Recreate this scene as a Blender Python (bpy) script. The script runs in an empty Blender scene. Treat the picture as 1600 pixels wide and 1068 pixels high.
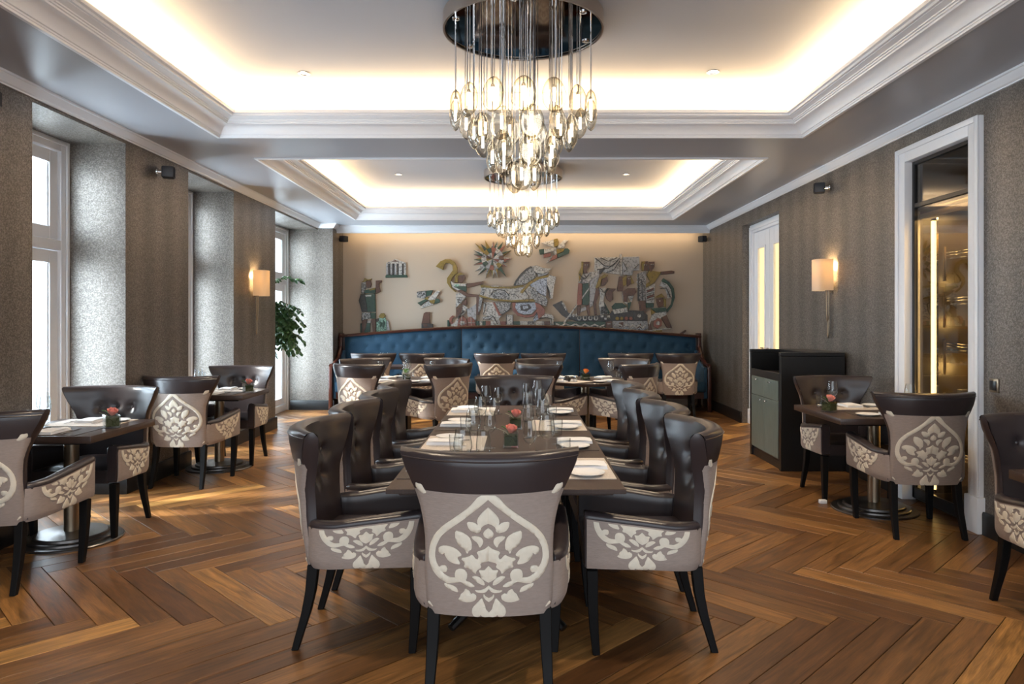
import bpy, bmesh, math, random
from mathutils import Vector, Matrix
from mathutils.geometry import delaunay_2d_cdt
random.seed(11)
PI = math.pi
scene = bpy.context.scene
COL = scene.collection

# ------------------------------------------------------------------ camera
FOC, CAMZ = 1120.0, 1.40
cam_d = bpy.data.cameras.new('camera')
cam = bpy.data.objects.new('camera', cam_d); COL.objects.link(cam)
cam.location = (0, 0, CAMZ); cam.rotation_euler = (PI/2, 0, 0)
cam_d.sensor_width = 36.0; cam_d.lens = 36.0*FOC/1600.0
cam_d.shift_x = (800-813)/1600.0
cam_d.shift_y = (501-534)/1600.0
cam_d.clip_start = 0.05
scene.camera = cam

# ------------------------------------------------------------------ world, exposure
w = bpy.data.worlds.new('overcast_sky'); scene.world = w; w.use_nodes = True
bg = w.node_tree.nodes['Background']
bg.inputs[0].default_value = (0.80, 0.90, 1.0, 1); bg.inputs[1].default_value = 2.0
scene.view_settings.view_transform = 'Standard'
scene.view_settings.look = 'None'
scene.view_settings.gamma = 1.0
scene.view_settings.use_curve_mapping = False
scene.view_settings.exposure = 0.72
try:
    scene.cycles.transparent_max_bounces = 32
    scene.cycles.max_bounces = 10
    scene.cycles.sample_clamp_indirect = 6.0
    scene.cycles.caustics_reflective = False
    scene.cycles.caustics_refractive = False
except Exception:
    pass

def area(name, loc, size, rot, power, color, spread=PI):
    d = bpy.data.lights.new(name, 'AREA'); d.shape = 'RECTANGLE'
    d.size, d.size_y = size; d.energy = power; d.color = color; d.spread = spread
    o = bpy.data.objects.new(name, d); COL.objects.link(o)
    o.location = loc; o.rotation_euler = rot
    return o
WARM = (1.0, 0.68, 0.35); DAY = (0.72, 0.87, 1.0); NEUT = (1.0, 0.82, 0.60)
NICHES = [(4.70, 5.81), (6.91, 8.00), (9.36, 11.30)]
WIN_P = [155, 140, 185]
for (a, b), P in zip(NICHES, WIN_P):      # daylight just outside each window
    area('window_daylight', (-3.95, (a+b)/2, 1.50), (2.5, (b-a)-0.1), (0, -PI/2, 0), P, DAY)

# warm strip lights lying in the coves of the two raised ceiling trays (x0, x1, y0, y1), and one behind the pelmet over the mural
T1 = (-2.52, 2.365, 1.90, 5.97); T2 = (-2.50, 2.325, 6.72, 10.81)
for T in (T1, T2):
    cx, cy, lx, ly = (T[0]+T[1])/2, (T[2]+T[3])/2, T[1]-T[0]-0.3, T[3]-T[2]-0.3
    for (x, y, sx, sy) in ((T[0]+.11, cy, .05, ly), (T[1]-.11, cy, .05, ly), (cx, T[2]+.11, lx, .05), (cx, T[3]-.11, lx, .05)):
        area('cove_strip_light', (x, y, 3.075), (sx, sy), (PI, 0, 0), 5.0*max(sx, sy), WARM)
area('mural_strip_light', (0.045, 11.80, 2.90), (5.8, .04), (math.radians(12), 0, 0), 11, (1.0, 0.74, 0.44))
sun_d = bpy.data.lights.new('hazy_sun', 'SUN'); sun_d.energy = 9.0; sun_d.angle = math.radians(4); sun_d.color = (1.0, 0.96, 0.90)
sun = bpy.data.objects.new('hazy_sun', sun_d); COL.objects.link(sun)
sun.rotation_euler = Vector((1, .18, -.50)).to_track_quat('-Z', 'Y').to_euler()

# ------------------------------------------------------------------ materials
MATS = {}
def nt(m):
    m.use_nodes = True
    return m.node_tree.nodes, m.node_tree.links, m.node_tree.nodes['Principled BSDF']
def P(name, col, rough=0.5, metal=0.0, spec=0.5, emit=None, es=0.0, var=0.0, vscale=20.0, bump=0.0, bscale=80.0, coat=0.0, sheen=0.0, stretch=None):
    if name in MATS: return MATS[name]
    m = bpy.data.materials.new(name); n, l, b = nt(m)
    b.inputs['Base Color'].default_value = (*col, 1)
    b.inputs['Roughness'].default_value = rough; b.inputs['Metallic'].default_value = metal
    b.inputs['Specular IOR Level'].default_value = spec
    b.inputs['Coat Weight'].default_value = coat
    if sheen: b.inputs['Sheen Weight'].default_value = sheen
    if emit: b.inputs['Emission Color'].default_value = (*emit, 1); b.inputs['Emission Strength'].default_value = es
    if var or bump:
        tc = n.new('ShaderNodeTexCoord'); mp = n.new('ShaderNodeMapping')
        l.new(tc.outputs['Object'], mp.inputs[0])
        if stretch: mp.inputs['Scale'].default_value = stretch
    if var:
        t = n.new('ShaderNodeTexNoise'); t.inputs['Scale'].default_value = vscale; t.inputs['Detail'].default_value = 5
        l.new(mp.outputs[0], t.inputs['Vector'])
        mx = n.new('ShaderNodeMix'); mx.data_type = 'RGBA'
        mx.inputs[6].default_value = (*[c*(1-var) for c in col], 1); mx.inputs[7].default_value = (*[min(1, c*(1+var)) for c in col], 1)
        l.new(t.outputs['Fac'], mx.inputs[0]); l.new(mx.outputs[2], b.inputs['Base Color'])
    if bump:
        t2 = n.new('ShaderNodeTexNoise'); t2.inputs['Scale'].default_value = bscale; t2.inputs['Detail'].default_value = 4
        l.new(mp.outputs[0], t2.inputs['Vector'])
        bp = n.new('ShaderNodeBump'); bp.inputs['Strength'].default_value = bump; bp.inputs['Distance'].default_value = 0.003
        l.new(t2.outputs['Fac'], bp.inputs['Height']); l.new(bp.outputs[0], b.inputs['Normal'])
    MATS[name] = m
    return m

def thin_glass(name, tint=(0.97, 0.98, 0.98), edge=(0.55, 0.58, 0.60), gloss=1.0, rough=0.01, blend=2.0):
    m = bpy.data.materials.new(name); m.use_nodes = True
    n, l = m.node_tree.nodes, m.node_tree.links; n.clear()
    out = n.new('ShaderNodeOutputMaterial'); tr = n.new('ShaderNodeBsdfTransparent'); gl = n.new('ShaderNodeBsdfGlossy')
    gl.inputs['Roughness'].default_value = rough
    lw = n.new('ShaderNodeLayerWeight'); lw.inputs[0].default_value = blend
    mc = n.new('ShaderNodeMix'); mc.data_type = 'RGBA'
    mc.inputs[6].default_value = (*tint, 1); mc.inputs[7].default_value = (*edge, 1)
    lw.inputs[0].default_value = 0.5
    pe = n.new('ShaderNodeMath'); pe.operation = 'POWER'; pe.inputs[1].default_value = blend; l.new(lw.outputs['Facing'], pe.inputs[0])
    l.new(pe.outputs[0], mc.inputs[0]); l.new(mc.outputs[2], tr.inputs[0])
    l2 = n.new('ShaderNodeLayerWeight'); l2.inputs[0].default_value = 0.5
    pw = n.new('ShaderNodeMath'); pw.operation = 'POWER'; pw.inputs[1].default_value = 4.0; l.new(l2.outputs['Facing'], pw.inputs[0])
    mu = n.new('ShaderNodeMath'); mu.operation = 'MULTIPLY_ADD'; mu.inputs[1].default_value = 0.75*min(1.2, gloss); mu.inputs[2].default_value = 0.045*gloss; mu.use_clamp = True
    l.new(pw.outputs[0], mu.inputs[0])
    mx = n.new('ShaderNodeMixShader'); l.new(mu.outputs[0], mx.inputs[0]); l.new(tr.outputs[0], mx.inputs[1]); l.new(gl.outputs[0], mx.inputs[2])
    l.new(mx.outputs[0], out.inputs[0])
    MATS[name] = m
    return m

def emis(name, col, s):
    m = bpy.data.materials.new(name); m.use_nodes = True
    n, l = m.node_tree.nodes, m.node_tree.links; n.clear()
    out = n.new('ShaderNodeOutputMaterial'); e = n.new('ShaderNodeEmission')
    e.inputs[0].default_value = (*col, 1); e.inputs[1].default_value = s
    l.new(e.outputs[0], out.inputs[0]); MATS[name] = m
    return m

def wallpaper():
    m = bpy.data.materials.new('metallic_wallpaper'); n, l, b = nt(m)
    tc = n.new('ShaderNodeTexCoord')
    vo = n.new('ShaderNodeTexVoronoi'); vo.inputs['Scale'].default_value = 130
    l.new(tc.outputs['Object'], vo.inputs['Vector'])
    sep = n.new('ShaderNodeSeparateColor'); l.new(vo.outputs['Color'], sep.inputs[0])
    r = n.new('ShaderNodeValToRGB'); r.color_ramp.elements[0].position = 0.25; r.color_ramp.elements[1].position = 0.95
    r.color_ramp.elements[0].color = (0.142, 0.121, 0.104, 1); r.color_ramp.elements[1].color = (0.255, 0.224, 0.195, 1)
    l.new(sep.outputs[0], r.inputs[0])
    # broad vertical bands, lighter and darker in turn
    sx = n.new('ShaderNodeSeparateXYZ'); l.new(tc.outputs['Object'], sx.inputs[0])
    ad = n.new('ShaderNodeMath'); ad.operation = 'ADD'; l.new(sx.outputs[0], ad.inputs[0]); l.new(sx.outputs[1], ad.inputs[1])
    ml = n.new('ShaderNodeMath'); ml.operation = 'MULTIPLY'; ml.inputs[1].default_value = 2*PI/0.34; l.new(ad.outputs[0], ml.inputs[0])
    sn = n.new('ShaderNodeMath'); sn.operation = 'SINE'; l.new(ml.outputs[0], sn.inputs[0])
    bd = n.new('ShaderNodeMapRange'); bd.inputs[1].default_value = -1; bd.inputs[2].default_value = 1; bd.inputs[3].default_value = 0.88; bd.inputs[4].default_value = 1.10; l.new(sn.outputs[0], bd.inputs[0])
    vs = n.new('ShaderNodeVectorMath'); vs.operation = 'SCALE'; l.new(r.outputs[0], vs.inputs[0]); l.new(bd.outputs[0], vs.inputs['Scale'])
    l.new(vs.outputs[0], b.inputs['Base Color'])
    b.inputs['Metallic'].default_value = 0.55
    r2 = n.new('ShaderNodeMapRange'); r2.inputs[3].default_value = 0.30; r2.inputs[4].default_value = 0.58
    l.new(sep.outputs[1], r2.inputs[0]); l.new(r2.outputs[0], b.inputs['Roughness'])
    # per-flake normal jitter
    bp = n.new('ShaderNodeBump'); bp.inputs['Strength'].default_value = 0.35; bp.inputs['Distance'].default_value = 0.004
    no = n.new('ShaderNodeTexNoise'); no.inputs['Scale'].default_value = 170; no.inputs['Detail'].default_value = 2
    l.new(tc.outputs['Object'], no.inputs['Vector']); l.new(no.outputs['Fac'], bp.inputs['Height']); l.new(bp.outputs[0], b.inputs['Normal'])
    MATS['wallpaper'] = m
    return m

def oak(name, attr):
    m = bpy.data.materials.new(name); n, l, b = nt(m)
    if attr:
        rnd = n.new('ShaderNodeAttribute'); rnd.attribute_name = 'tone'; ro = rnd.outputs['Fac']
    else:
        rnd = n.new('ShaderNodeObjectInfo'); ro = rnd.outputs['Random']
    uv = n.new('ShaderNodeUVMap')
    mu = n.new('ShaderNodeMath'); mu.operation = 'MULTIPLY'; mu.inputs[1].default_value = 37.0; l.new(ro, mu.inputs[0])
    cmb = n.new('ShaderNodeCombineXYZ'); l.new(mu.outputs[0], cmb.inputs[0]); l.new(mu.outputs[0], cmb.inputs[1]); 
    add = n.new('ShaderNodeVectorMath'); add.operation = 'ADD'; l.new(uv.outputs[0], add.inputs[0]); l.new(cmb.outputs[0], add.inputs[1])
    mp = n.new('ShaderNodeMapping'); mp.inputs['Scale'].default_value = (1.3, 14, 1); l.new(add.outputs[0], mp.inputs[0])
    no = n.new('ShaderNodeTexNoise'); no.inputs['Scale'].default_value = 1.6; no.inputs['Detail'].default_value = 7; no.inputs['Distortion'].default_value = 1.6
    l.new(mp.outputs[0], no.inputs['Vector'])
    mp2 = n.new('ShaderNodeMapping'); mp2.inputs['Scale'].default_value = (6, 120, 1); l.new(add.outputs[0], mp2.inputs[0])
    fi = n.new('ShaderNodeTexNoise'); fi.inputs['Scale'].default_value = 2.0; fi.inputs['Detail'].default_value = 3; l.new(mp2.outputs[0], fi.inputs['Vector'])
    # tone of the board
    r = n.new('ShaderNodeValToRGB'); e = r.color_ramp.elements
    e[0].position = 0.0; e[0].color = (0.100, 0.042, 0.015, 1); e[1].position = 1.0; e[1].color = (0.50, 0.265, 0.082, 1)
    x = e.new(0.42); x.color = (0.155, 0.070, 0.023, 1); x = e.new(0.82); x.color = (0.24, 0.112, 0.036, 1); x = e.new(0.93); x.color = (0.33, 0.160, 0.048, 1)
    l.new(ro, r.inputs[0])
    gr = n.new('ShaderNodeMapRange'); gr.inputs[1].default_value = 0.30; gr.inputs[2].default_value = 0.70; gr.inputs[3].default_value = 0.52; gr.inputs[4].default_value = 1.45
    l.new(no.outputs['Fac'], gr.inputs[0])
    g2 = n.new('ShaderNodeMapRange'); g2.inputs[1].default_value = 0.3; g2.inputs[2].default_value = 0.7; g2.inputs[3].default_value = 0.78; g2.inputs[4].default_value = 1.15
    l.new(fi.outputs['Fac'], g2.inputs[0])
    m1 = n.new('ShaderNodeMath'); m1.operation = 'MULTIPLY'; l.new(gr.outputs[0], m1.inputs[0]); l.new(g2.outputs[0], m1.inputs[1])
    vm = n.new('ShaderNodeVectorMath'); vm.operation = 'SCALE'; l.new(r.outputs[0], vm.inputs[0]); l.new(m1.outputs[0], vm.inputs['Scale'])
    l.new(vm.outputs[0], b.inputs['Base Color'])
    rr = n.new('ShaderNodeMapRange'); rr.inputs[3].default_value = 0.30; rr.inputs[4].default_value = 0.44
    l.new(no.outputs['Fac'], rr.inputs[0]); l.new(rr.outputs[0], b.inputs['Roughness'])
    bp = n.new('ShaderNodeBump'); bp.inputs['Strength'].default_value = 0.15; bp.inputs['Distance'].default_value = 0.002
    l.new(fi.outputs['Fac'], bp.inputs['Height']); l.new(bp.outputs[0], b.inputs['Normal'])
    b.inputs['Specular IOR Level'].default_value = 0.35
    MATS[name] = m
    return m

def speckle(name, col, dark, amount=0.5, scale=60):
    m = bpy.data.materials.new(name); n, l, b = nt(m)
    tc = n.new('ShaderNodeTexCoord'); t = n.new('ShaderNodeTexNoise'); t.inputs['Scale'].default_value = scale; t.inputs['Detail'].default_value = 6; t.inputs['Roughness'].default_value = 0.7
    l.new(tc.outputs['Object'], t.inputs['Vector'])
    r = n.new('ShaderNodeValToRGB'); r.color_ramp.elements[0].position = amount-0.10; r.color_ramp.elements[1].position = amount+0.06
    r.color_ramp.elements[0].color = (*dark, 1); r.color_ramp.elements[1].color = (*col, 1)
    l.new(t.outputs['Fac'], r.inputs[0]); l.new(r.outputs[0], b.inputs['Base Color']); b.inputs['Roughness'].default_value = 0.35
    MATS[name] = m
    return m

WALL = wallpaper()
OAK = oak('oak_board', False); OAK2 = oak('oak_board_far', True)
WHITE = P('white_paint', (0.88, 0.88, 0.90), 0.35)
CEIL = P('ceiling_paint', (0.55, 0.57, 0.62), 0.6)
SOFF = P('grey_soffit_paint', (0.41, 0.415, 0.445), 0.33)
MURALW = P('cream_wall_paint', (0.45, 0.37, 0.29), 0.6)
BLACKW = P('black_wood', (0.010, 0.009, 0.009), 0.30, var=0.3, vscale=30)
LEGM = P('black_leg_lacquer', (0.006, 0.0055, 0.0055), 0.5, spec=0.15)
LEATH = P('aubergine_leather', (0.034, 0.025, 0.026), 0.30, spec=0.5, bump=0.03, bscale=200)
FABRIC = P('taupe_fabric', (0.305, 0.240, 0.205), 0.55, spec=0.3, var=0.18, vscale=40, bump=0.35, bscale=55, sheen=0.08, stretch=(1, 1, 4))
MOTIF = P('cream_applique', (0.70, 0.62, 0.50), 0.65, var=0.10, vscale=50, bump=0.25, bscale=120)
TABLE = P('dark_wenge_top', (0.052, 0.032, 0.025), 0.30, var=0.35, vscale=9, stretch=(2, 16, 1))
TABLE_L = P('brown_table_top', (0.058, 0.038, 0.031), 0.5, spec=0.2, var=0.2, vscale=9, stretch=(14, 2, 1))
BRONZE = P('bronze_metal', (0.30, 0.235, 0.165), 0.32, 0.9)
DKMET = P('dark_steel', (0.10, 0.09, 0.085), 0.30, 0.85)
CHROME = P('chrome', (0.75, 0.76, 0.78), 0.08, 1.0)
STEEL = P('brushed_nickel', (0.42, 0.37, 0.33), 0.28, 1.0)
MIRROR = P('dark_mirror', (0.30, 0.27, 0.25), 0.04, 1.0)
CHINA = P('white_china', (0.85, 0.85, 0.86), 0.15)
LINEN = P('white_linen', (0.86, 0.86, 0.88), 0.8, bump=0.15, bscale=150)
MATL = P('pale_woven_mat', (0.62, 0.55, 0.49), 0.8, var=0.35, vscale=170, bump=0.4, bscale=220)
MATD = P('dark_woven_mat', (0.060, 0.045, 0.040), 0.7, var=0.5, vscale=170, bump=0.4, bscale=220)
GLASS = thin_glass('clear_glass', edge=(0.30, 0.33, 0.36), gloss=0.85, blend=5.0)
VASEG = thin_glass('vase_glass', edge=(0.55, 0.68, 0.68), gloss=1.6, blend=3.0)
PANE = thin_glass('window_glass', edge=(0.9, 0.95, 0.95))
AMBER = thin_glass('amber_glass', tint=(0.93, 0.90, 0.83), edge=(0.15, 0.12, 0.07), gloss=1.6, blend=1.85)
BLUEV = P('teal_upholstery', (0.006, 0.045, 0.090), 0.75, sheen=0.1, var=0.15, vscale=60)
MAHOG = P('mahogany', (0.055, 0.016, 0.010), 0.25, var=0.35, vscale=20, stretch=(2, 14, 14))

# ------------------------------------------------------------------ builders
def link(name, me, mats, parent=None):
    o = bpy.data.objects.new(name, me); COL.objects.link(o)
    for m in (mats if isinstance(mats, (list, tuple)) else [mats]): me.materials.append(m)
    if parent: o.parent = parent
    return o
def tag(o, label=None, cat=None, group=None, kind=None):
    if label: o['label'] = label
    if cat: o['category'] = cat
    if group: o['group'] = group
    if kind: o['kind'] = kind
    return o
def empty(name, loc=(0, 0, 0), rz=0.0, label=None, cat=None, group=None):
    o = bpy.data.objects.new(name, None); COL.objects.link(o)
    o.empty_display_size = 0.1; o.location = loc; o.rotation_euler = (0, 0, rz)
    return tag(o, label, cat, group)
KIDS = {}
def copy_tree(src, name=None, parent=None):
    c = src.copy(); COL.objects.link(c)
    if parent is not None: c.parent = parent
    for ch in list(src.children): copy_tree(ch, None, c)
    return c

class MB:
    """collects verts/faces for one mesh"""
    def __init__(s): s.v = []; s.f = []; s.mi = []; s.uv = None
    def add(s, vs, fs, mi=0):
        k = len(s.v); s.v += [tuple(p) for p in vs]
        s.f += [tuple(i+k for i in f) for f in fs]; s.mi += [mi]*len(fs)
        return s
    def box(s, x0, x1, y0, y1, z0, z1, mi=0):
        v = [(x0,y0,z0),(x1,y0,z0),(x1,y1,z0),(x0,y1,z0),(x0,y0,z1),(x1,y0,z1),(x1,y1,z1),(x0,y1,z1)]
        return s.add(v, [(0,3,2,1),(4,5,6,7),(0,1,5,4),(1,2,6,5),(2,3,7,6),(3,0,4,7)], mi)
    def hexa(s, v, mi=0):
        return s.add(v, [(0,3,2,1),(4,5,6,7),(0,1,5,4),(1,2,6,5),(2,3,7,6),(3,0,4,7)], mi)
    def lathe(s, prof, n=24, cx=0, cy=0, mi=0, a0=0.0, a1=2*PI, cap=True, sx=1, sy=1):
        full = abs(a1-a0-2*PI) < 1e-6
        m = n if full else n+1
        vs = []
        for (r, z) in prof:
            for i in range(m):
                a = a0+(a1-a0)*i/n; vs.append((cx+sx*r*math.cos(a), cy+sy*r*math.sin(a), z))
        fs = []
        for j in range(len(prof)-1):
            for i in range(n):
                i2 = (i+1) % m
                fs.append((j*m+i, j*m+i2, (j+1)*m+i2, (j+1)*m+i))
        if cap and full:
            if prof[0][0] > 1e-5: fs.append(tuple(reversed(range(m))))
            if prof[-1][0] > 1e-5: fs.append(tuple(range((len(prof)-1)*m, len(prof)*m)))
        return s.add(vs, fs, mi)
    def tube(s, pts, r, n=6, mi=0, cap=True):
        pts = [Vector(p) for p in pts]; rs = r if isinstance(r, (list, tuple)) else [r]*len(pts)
        vs = []; up = None
        for i, p in enumerate(pts):
            d = (pts[min(i+1, len(pts)-1)]-pts[max(i-1, 0)]).normalized()
            if up is None:
                up = Vector((0, 0, 1)) if abs(d.z) < 0.9 else Vector((1, 0, 0))
            a = d.cross(up).normalized(); b_ = a.cross(d).normalized(); up = b_
            for k in range(n):
                t = 2*PI*k/n; q = p+a*math.cos(t)*rs[i]+b_*math.sin(t)*rs[i]; vs.append(q)
        fs = [(i*n+k, i*n+(k+1) % n, (i+1)*n+(k+1) % n, (i+1)*n+k) for i in range(len(pts)-1) for k in range(n)]
        if cap: fs += [tuple(reversed(range(n))), tuple(range((len(pts)-1)*n, len(pts)*n))]
        return s.add(vs, fs, mi)
    def grid(s, fn, nu, nv, mi=0, flip=False):
        vs = [fn(i/nu, j/nv) for j in range(nv+1) for i in range(nu+1)]
        fs = []
        for j in range(nv):
            for i in range(nu):
                q = (j*(nu+1)+i, j*(nu+1)+i+1, (j+1)*(nu+1)+i+1, (j+1)*(nu+1)+i)
                fs.append(tuple(reversed(q)) if flip else q)
        return s.add(vs, fs, mi)
    def prism(s, poly, fn0, fn1, mi=0):
        """poly extruded between two mappings"""
        n = len(poly)
        vs = [fn0(*p) for p in poly]+[fn1(*p) for p in poly]
        fs = [tuple(reversed(range(n))), tuple(range(n, 2*n))]+[(i, (i+1) % n, n+(i+1) % n, n+i) for i in range(n)]
        return s.add(vs, fs, mi)
    def mesh(s, name, smooth=True, ang=40, bevel=0.0, seg=2, fix=False):
        me = bpy.data.meshes.new(name); me.from_pydata(s.v, [], s.f)
        if any(s.mi): me.polygons.foreach_set('material_index', s.mi)
        if bevel or fix:
            bm = bmesh.new(); bm.from_mesh(me)
            bmesh.ops.recalc_face_normals(bm, faces=bm.faces)
            if bevel:
                es = [e for e in bm.edges if len(e.link_faces) == 2 and e.calc_face_angle(0) > 0.6]
                bmesh.ops.bevel(bm, geom=es, offset=bevel, segments=seg, profile=0.5, affect='EDGES', clamp_overlap=True)
            bm.to_mesh(me); bm.free()
        me.update()
        if smooth:
            me.shade_smooth(); me.set_sharp_from_angle(angle=math.radians(ang))
        return me
    def build(s, name, mats, parent=None, **k):
        return link(name, s.mesh(name, **k), mats, parent)
def bx(name, mat, x0, x1, y0, y1, z0, z1, parent=None, bevel=0.0, seg=2):
    return MB().box(x0, x1, y0, y1, z0, z1).build(name, mat, parent, bevel=bevel, seg=seg)

def sweep(mb, path, prof, closed=False, mi=0, cap=True):
    """path: 2D points; prof: (p, z), p offset to the LEFT of travel; mitred"""
    n = len(path); rings = []
    for i in range(n):
        p = Vector(path[i])
        if closed or 0 < i < n-1:
            d0 = (p-Vector(path[i-1])).normalized(); d1 = (Vector(path[(i+1) % n])-p).normalized()
        elif i == 0: d0 = d1 = (Vector(path[1])-p).normalized()
        else: d0 = d1 = (p-Vector(path[i-1])).normalized()
        n0 = Vector((-d0.y, d0.x)); n1 = Vector((-d1.y, d1.x)); m = (n0+n1); m = m/max(1e-6, m.length)
        k = 1/max(0.2, m.dot(n0))
        rings.append([(p.x+m.x*q*k, p.y+m.y*q*k, z) for q, z in prof])
    L = len(prof); vs = [v for r in rings for v in r]; fs = []
    for i in range(n if closed else n-1):
        j = (i+1) % n
        for a in range(L-1):
            fs.append((i*L+a, j*L+a, j*L+a+1, i*L+a+1))
    if cap and not closed:
        fs += [tuple(reversed(range(L))), tuple(range((n-1)*L, n*L))]
    mb.add(vs, fs, mi)
# ================================================================== room shell
XL, XR, YB, Y0 = -3.20, 3.045, 11.95, -1.0
ZS, ZC, ZN = 2.93, 3.30, 2.835

# ceiling: lowered grey soffit blocks around two raised white trays
mb = MB()
for (x0, x1, y0, y1) in [(-3.9, T1[0], Y0, 12.1), (T1[1], 3.5, Y0, 12.1), (T1[0], T1[1], Y0, T1[2]), (T1[0], T1[1], T1[3], T2[2]), (T1[0], T1[1], T2[3], 12.1),
                         (T1[0], T2[0], T2[2], T2[3]), (T2[1], T1[1], T2[2], T2[3])]:
    mb.box(x0, x1, y0, y1, ZS, ZC+0.1, 0)
for T in (T1, T2): mb.box(T[0], T[1], T[2], T[3], ZC, ZC+0.1, 1)
tag(mb.build('ceiling', [SOFF, CEIL], smooth=False), kind='structure')
PROF = [(0, 2.932), (0, 2.918), (.028, 2.915), (.030, 2.926), (.036, 2.928), (.038, 2.936), (.048, 2.938), (.054, 2.955), (.068, 2.975), (.088, 2.991), (.112, 3.002), (.130, 3.006),
        (.132, 3.016), (.141, 3.018), (.143, 3.026), (.152, 3.028), (.154, 3.035), (.188, 3.047), (.190, 3.055), (.202, 3.058), (.204, 3.066), (.2255, 3.068), (.2255, 3.092), (.206, 3.092), (.206, 3.05), (.004, 3.05), (.004, 3.299)]
for i, T in enumerate((T1, T2)):
    mb = MB(); sweep(mb, [(T[0], T[2]), (T[1], T[2]), (T[1], T[3]), (T[0], T[3])], PROF, closed=True)
    tag(mb.build('trim_%d' % (i+1), WHITE, ang=20), 'stepped white plaster moulding round the %s raised ceiling tray' % ('nearer' if i == 0 else 'farther'), kind='structure')
# wall cornices
CORN = [(0, 2.86), (.012, 2.86), (.014, 2.868), (.026, 2.874), (.046, 2.898), (.056, 2.914), (.066, 2.917), (.068, 2.931), (0, 2.931)]
mb = MB(); sweep(mb, [(XR, Y0), (XR, 11.5)], CORN); tag(mb.build('trim_3', WHITE, ang=20), kind='structure')
mb = MB(); sweep(mb, [(-2.955, 11.5), (-2.955, 11.30), (XL, 11.30), (XL, Y0)], CORN); tag(mb.build('trim_4', WHITE, ang=20), kind='structure')
PEL = [(0, 2.81), (.018, 2.81), (.020, 2.838), (.032, 2.842), (.040, 2.862), (.048, 2.880), (.052, 2.902), (.075, 2.912), (.078, 2.931), (0, 2.931)]
mb = MB(); sweep(mb, [(XR, 11.55), (-2.955, 11.55)], PEL); tag(mb.build('trim_5', WHITE, ang=20), kind='structure')

# walls
mb = MB()
py = [Y0]
for a, b in NICHES: py += [a, b]
for k in range(0, len(py), 2):
    y0 = py[k]; y1 = py[k+1] if k+1 < len(py) else None
    if y1 is not None: mb.box(-3.80, XL, y0, y1, -0.02, ZS)
for a, b in NICHES: mb.box(-3.80, XL, a, b, ZN, ZS)
mb.box(-3.80, -2.955, 11.30, 12.05, -0.02, ZS)
tag(mb.build('wall_left', WALL, smooth=False), kind='structure')
mb = MB()
C0, C1, CT = 4.82, 5.64, 2.655; D0, D1, DT = 8.44, 9.83, 2.70
for (a, b) in ((Y0, C0), (C1, D0), (D1, 12.05)): mb.box(XR, XR+.35, a, b, -0.02, ZS)
mb.box(XR, XR+.35, C0, C1, CT, ZS); mb.box(XR, XR+.35, D0, D1, DT, ZS)
tag(mb.build('wall_right', WALL, smooth=False), kind='structure')
tag(bx('wall_back', MURALW, -2.955, XR, YB, YB+.1, -0.02, ZS+.2), kind='structure')

# baseboards
BP = [(0, 0.0), (.022, 0.0), (.022, .135), (.016, .150), (0, .150)]
def base(name, paths):
    mb = MB()
    for p in paths: sweep(mb, p, BP)
    tag(mb.build(name, BLACKW, ang=25), kind='structure')
lp = []
for k in range(0, len(py)-1, 2):
    y0, y1 = py[k], py[k+1]
    lp.append([(-3.62, y1), (XL, y1), (XL, y0), (-3.62, y0)])
lp[0] = [(-3.62, py[1]), (XL, py[1]), (XL, Y0)]
lp.append([(-2.955, 11.9), (-2.955, 11.30), (-3.62, 11.30)])
base('baseboard_left', lp)
base('baseboard_right', [[(XR, Y0), (XR, 4.70)], [(XR, 5.76), (XR, D0-.03)], [(XR, D1+.03), (XR, 11.9)]])

# windows in the niches
def window(n, y0, y1):
    fx0, fx1 = -3.80, -3.665
    mb = MB(); ym = (y0+y1)/2
    mb.box(fx0, fx1, y0, y0+.085, 0, ZN); mb.box(fx0, fx1, y1-.085, y1, 0, ZN)
    mb.box(fx0, fx1, y0+.085, y1-.085, ZN-.085, ZN); mb.box(fx0, fx1, y0+.085, y1-.085, 0, .10)
    mb.box(fx0, fx1, y0+.085, y1-.085, 1.96, 2.04)
    mb.box(fx0+.02, fx1-.01, ym-.035, ym+.035, .10, ZN-.085)
    # thin raised outer bead
    mb.box(fx1, fx1+.018, y0, y0+.035, 0, ZN); mb.box(fx1, fx1+.018, y1-.035, y1, 0, ZN); mb.box(fx1, fx1+.018, y0+.035, y1-.035, ZN-.035, ZN)
    fr = mb.build('window_%d' % n, WHITE, bevel=.006, seg=2)
    tag(fr, 'tall white casement window with top lights, window %d along the niche wall' % n, kind='structure')
    for (a, b) in ((y0+.09, ym-.037), (ym+.037, y1-.09)):
        for (z0, z1) in ((.105, 1.955), (2.045, ZN-.09)):
            s = .10
            m2 = MB(); X0, X1 = -3.755, -3.69
            m2.box(X0, X1, a, a+s, z0, z1); m2.box(X0, X1, b-s, b, z0, z1)
            m2.box(X0, X1, a+s, b-s, z0, z0+s); m2.box(X0, X1, a+s, b-s, z1-s, z1)
            for q in (X1-.03,):   # glazing bead
                m2.box(q, X1-.012, a+s, a+s+.016, z0+s, z1-s); m2.box(q, X1-.012, b-s-.016, b-s, z0+s, z1-s)
            sash = m2.build('sash', WHITE, fr, bevel=.005, seg=1)
            bx('pane', PANE, -3.728, -3.722, a+s, b-s, z0+s, z1-s, sash)
for i, (a, b) in enumerate(NICHES): window(i+1, a, b)

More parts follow.
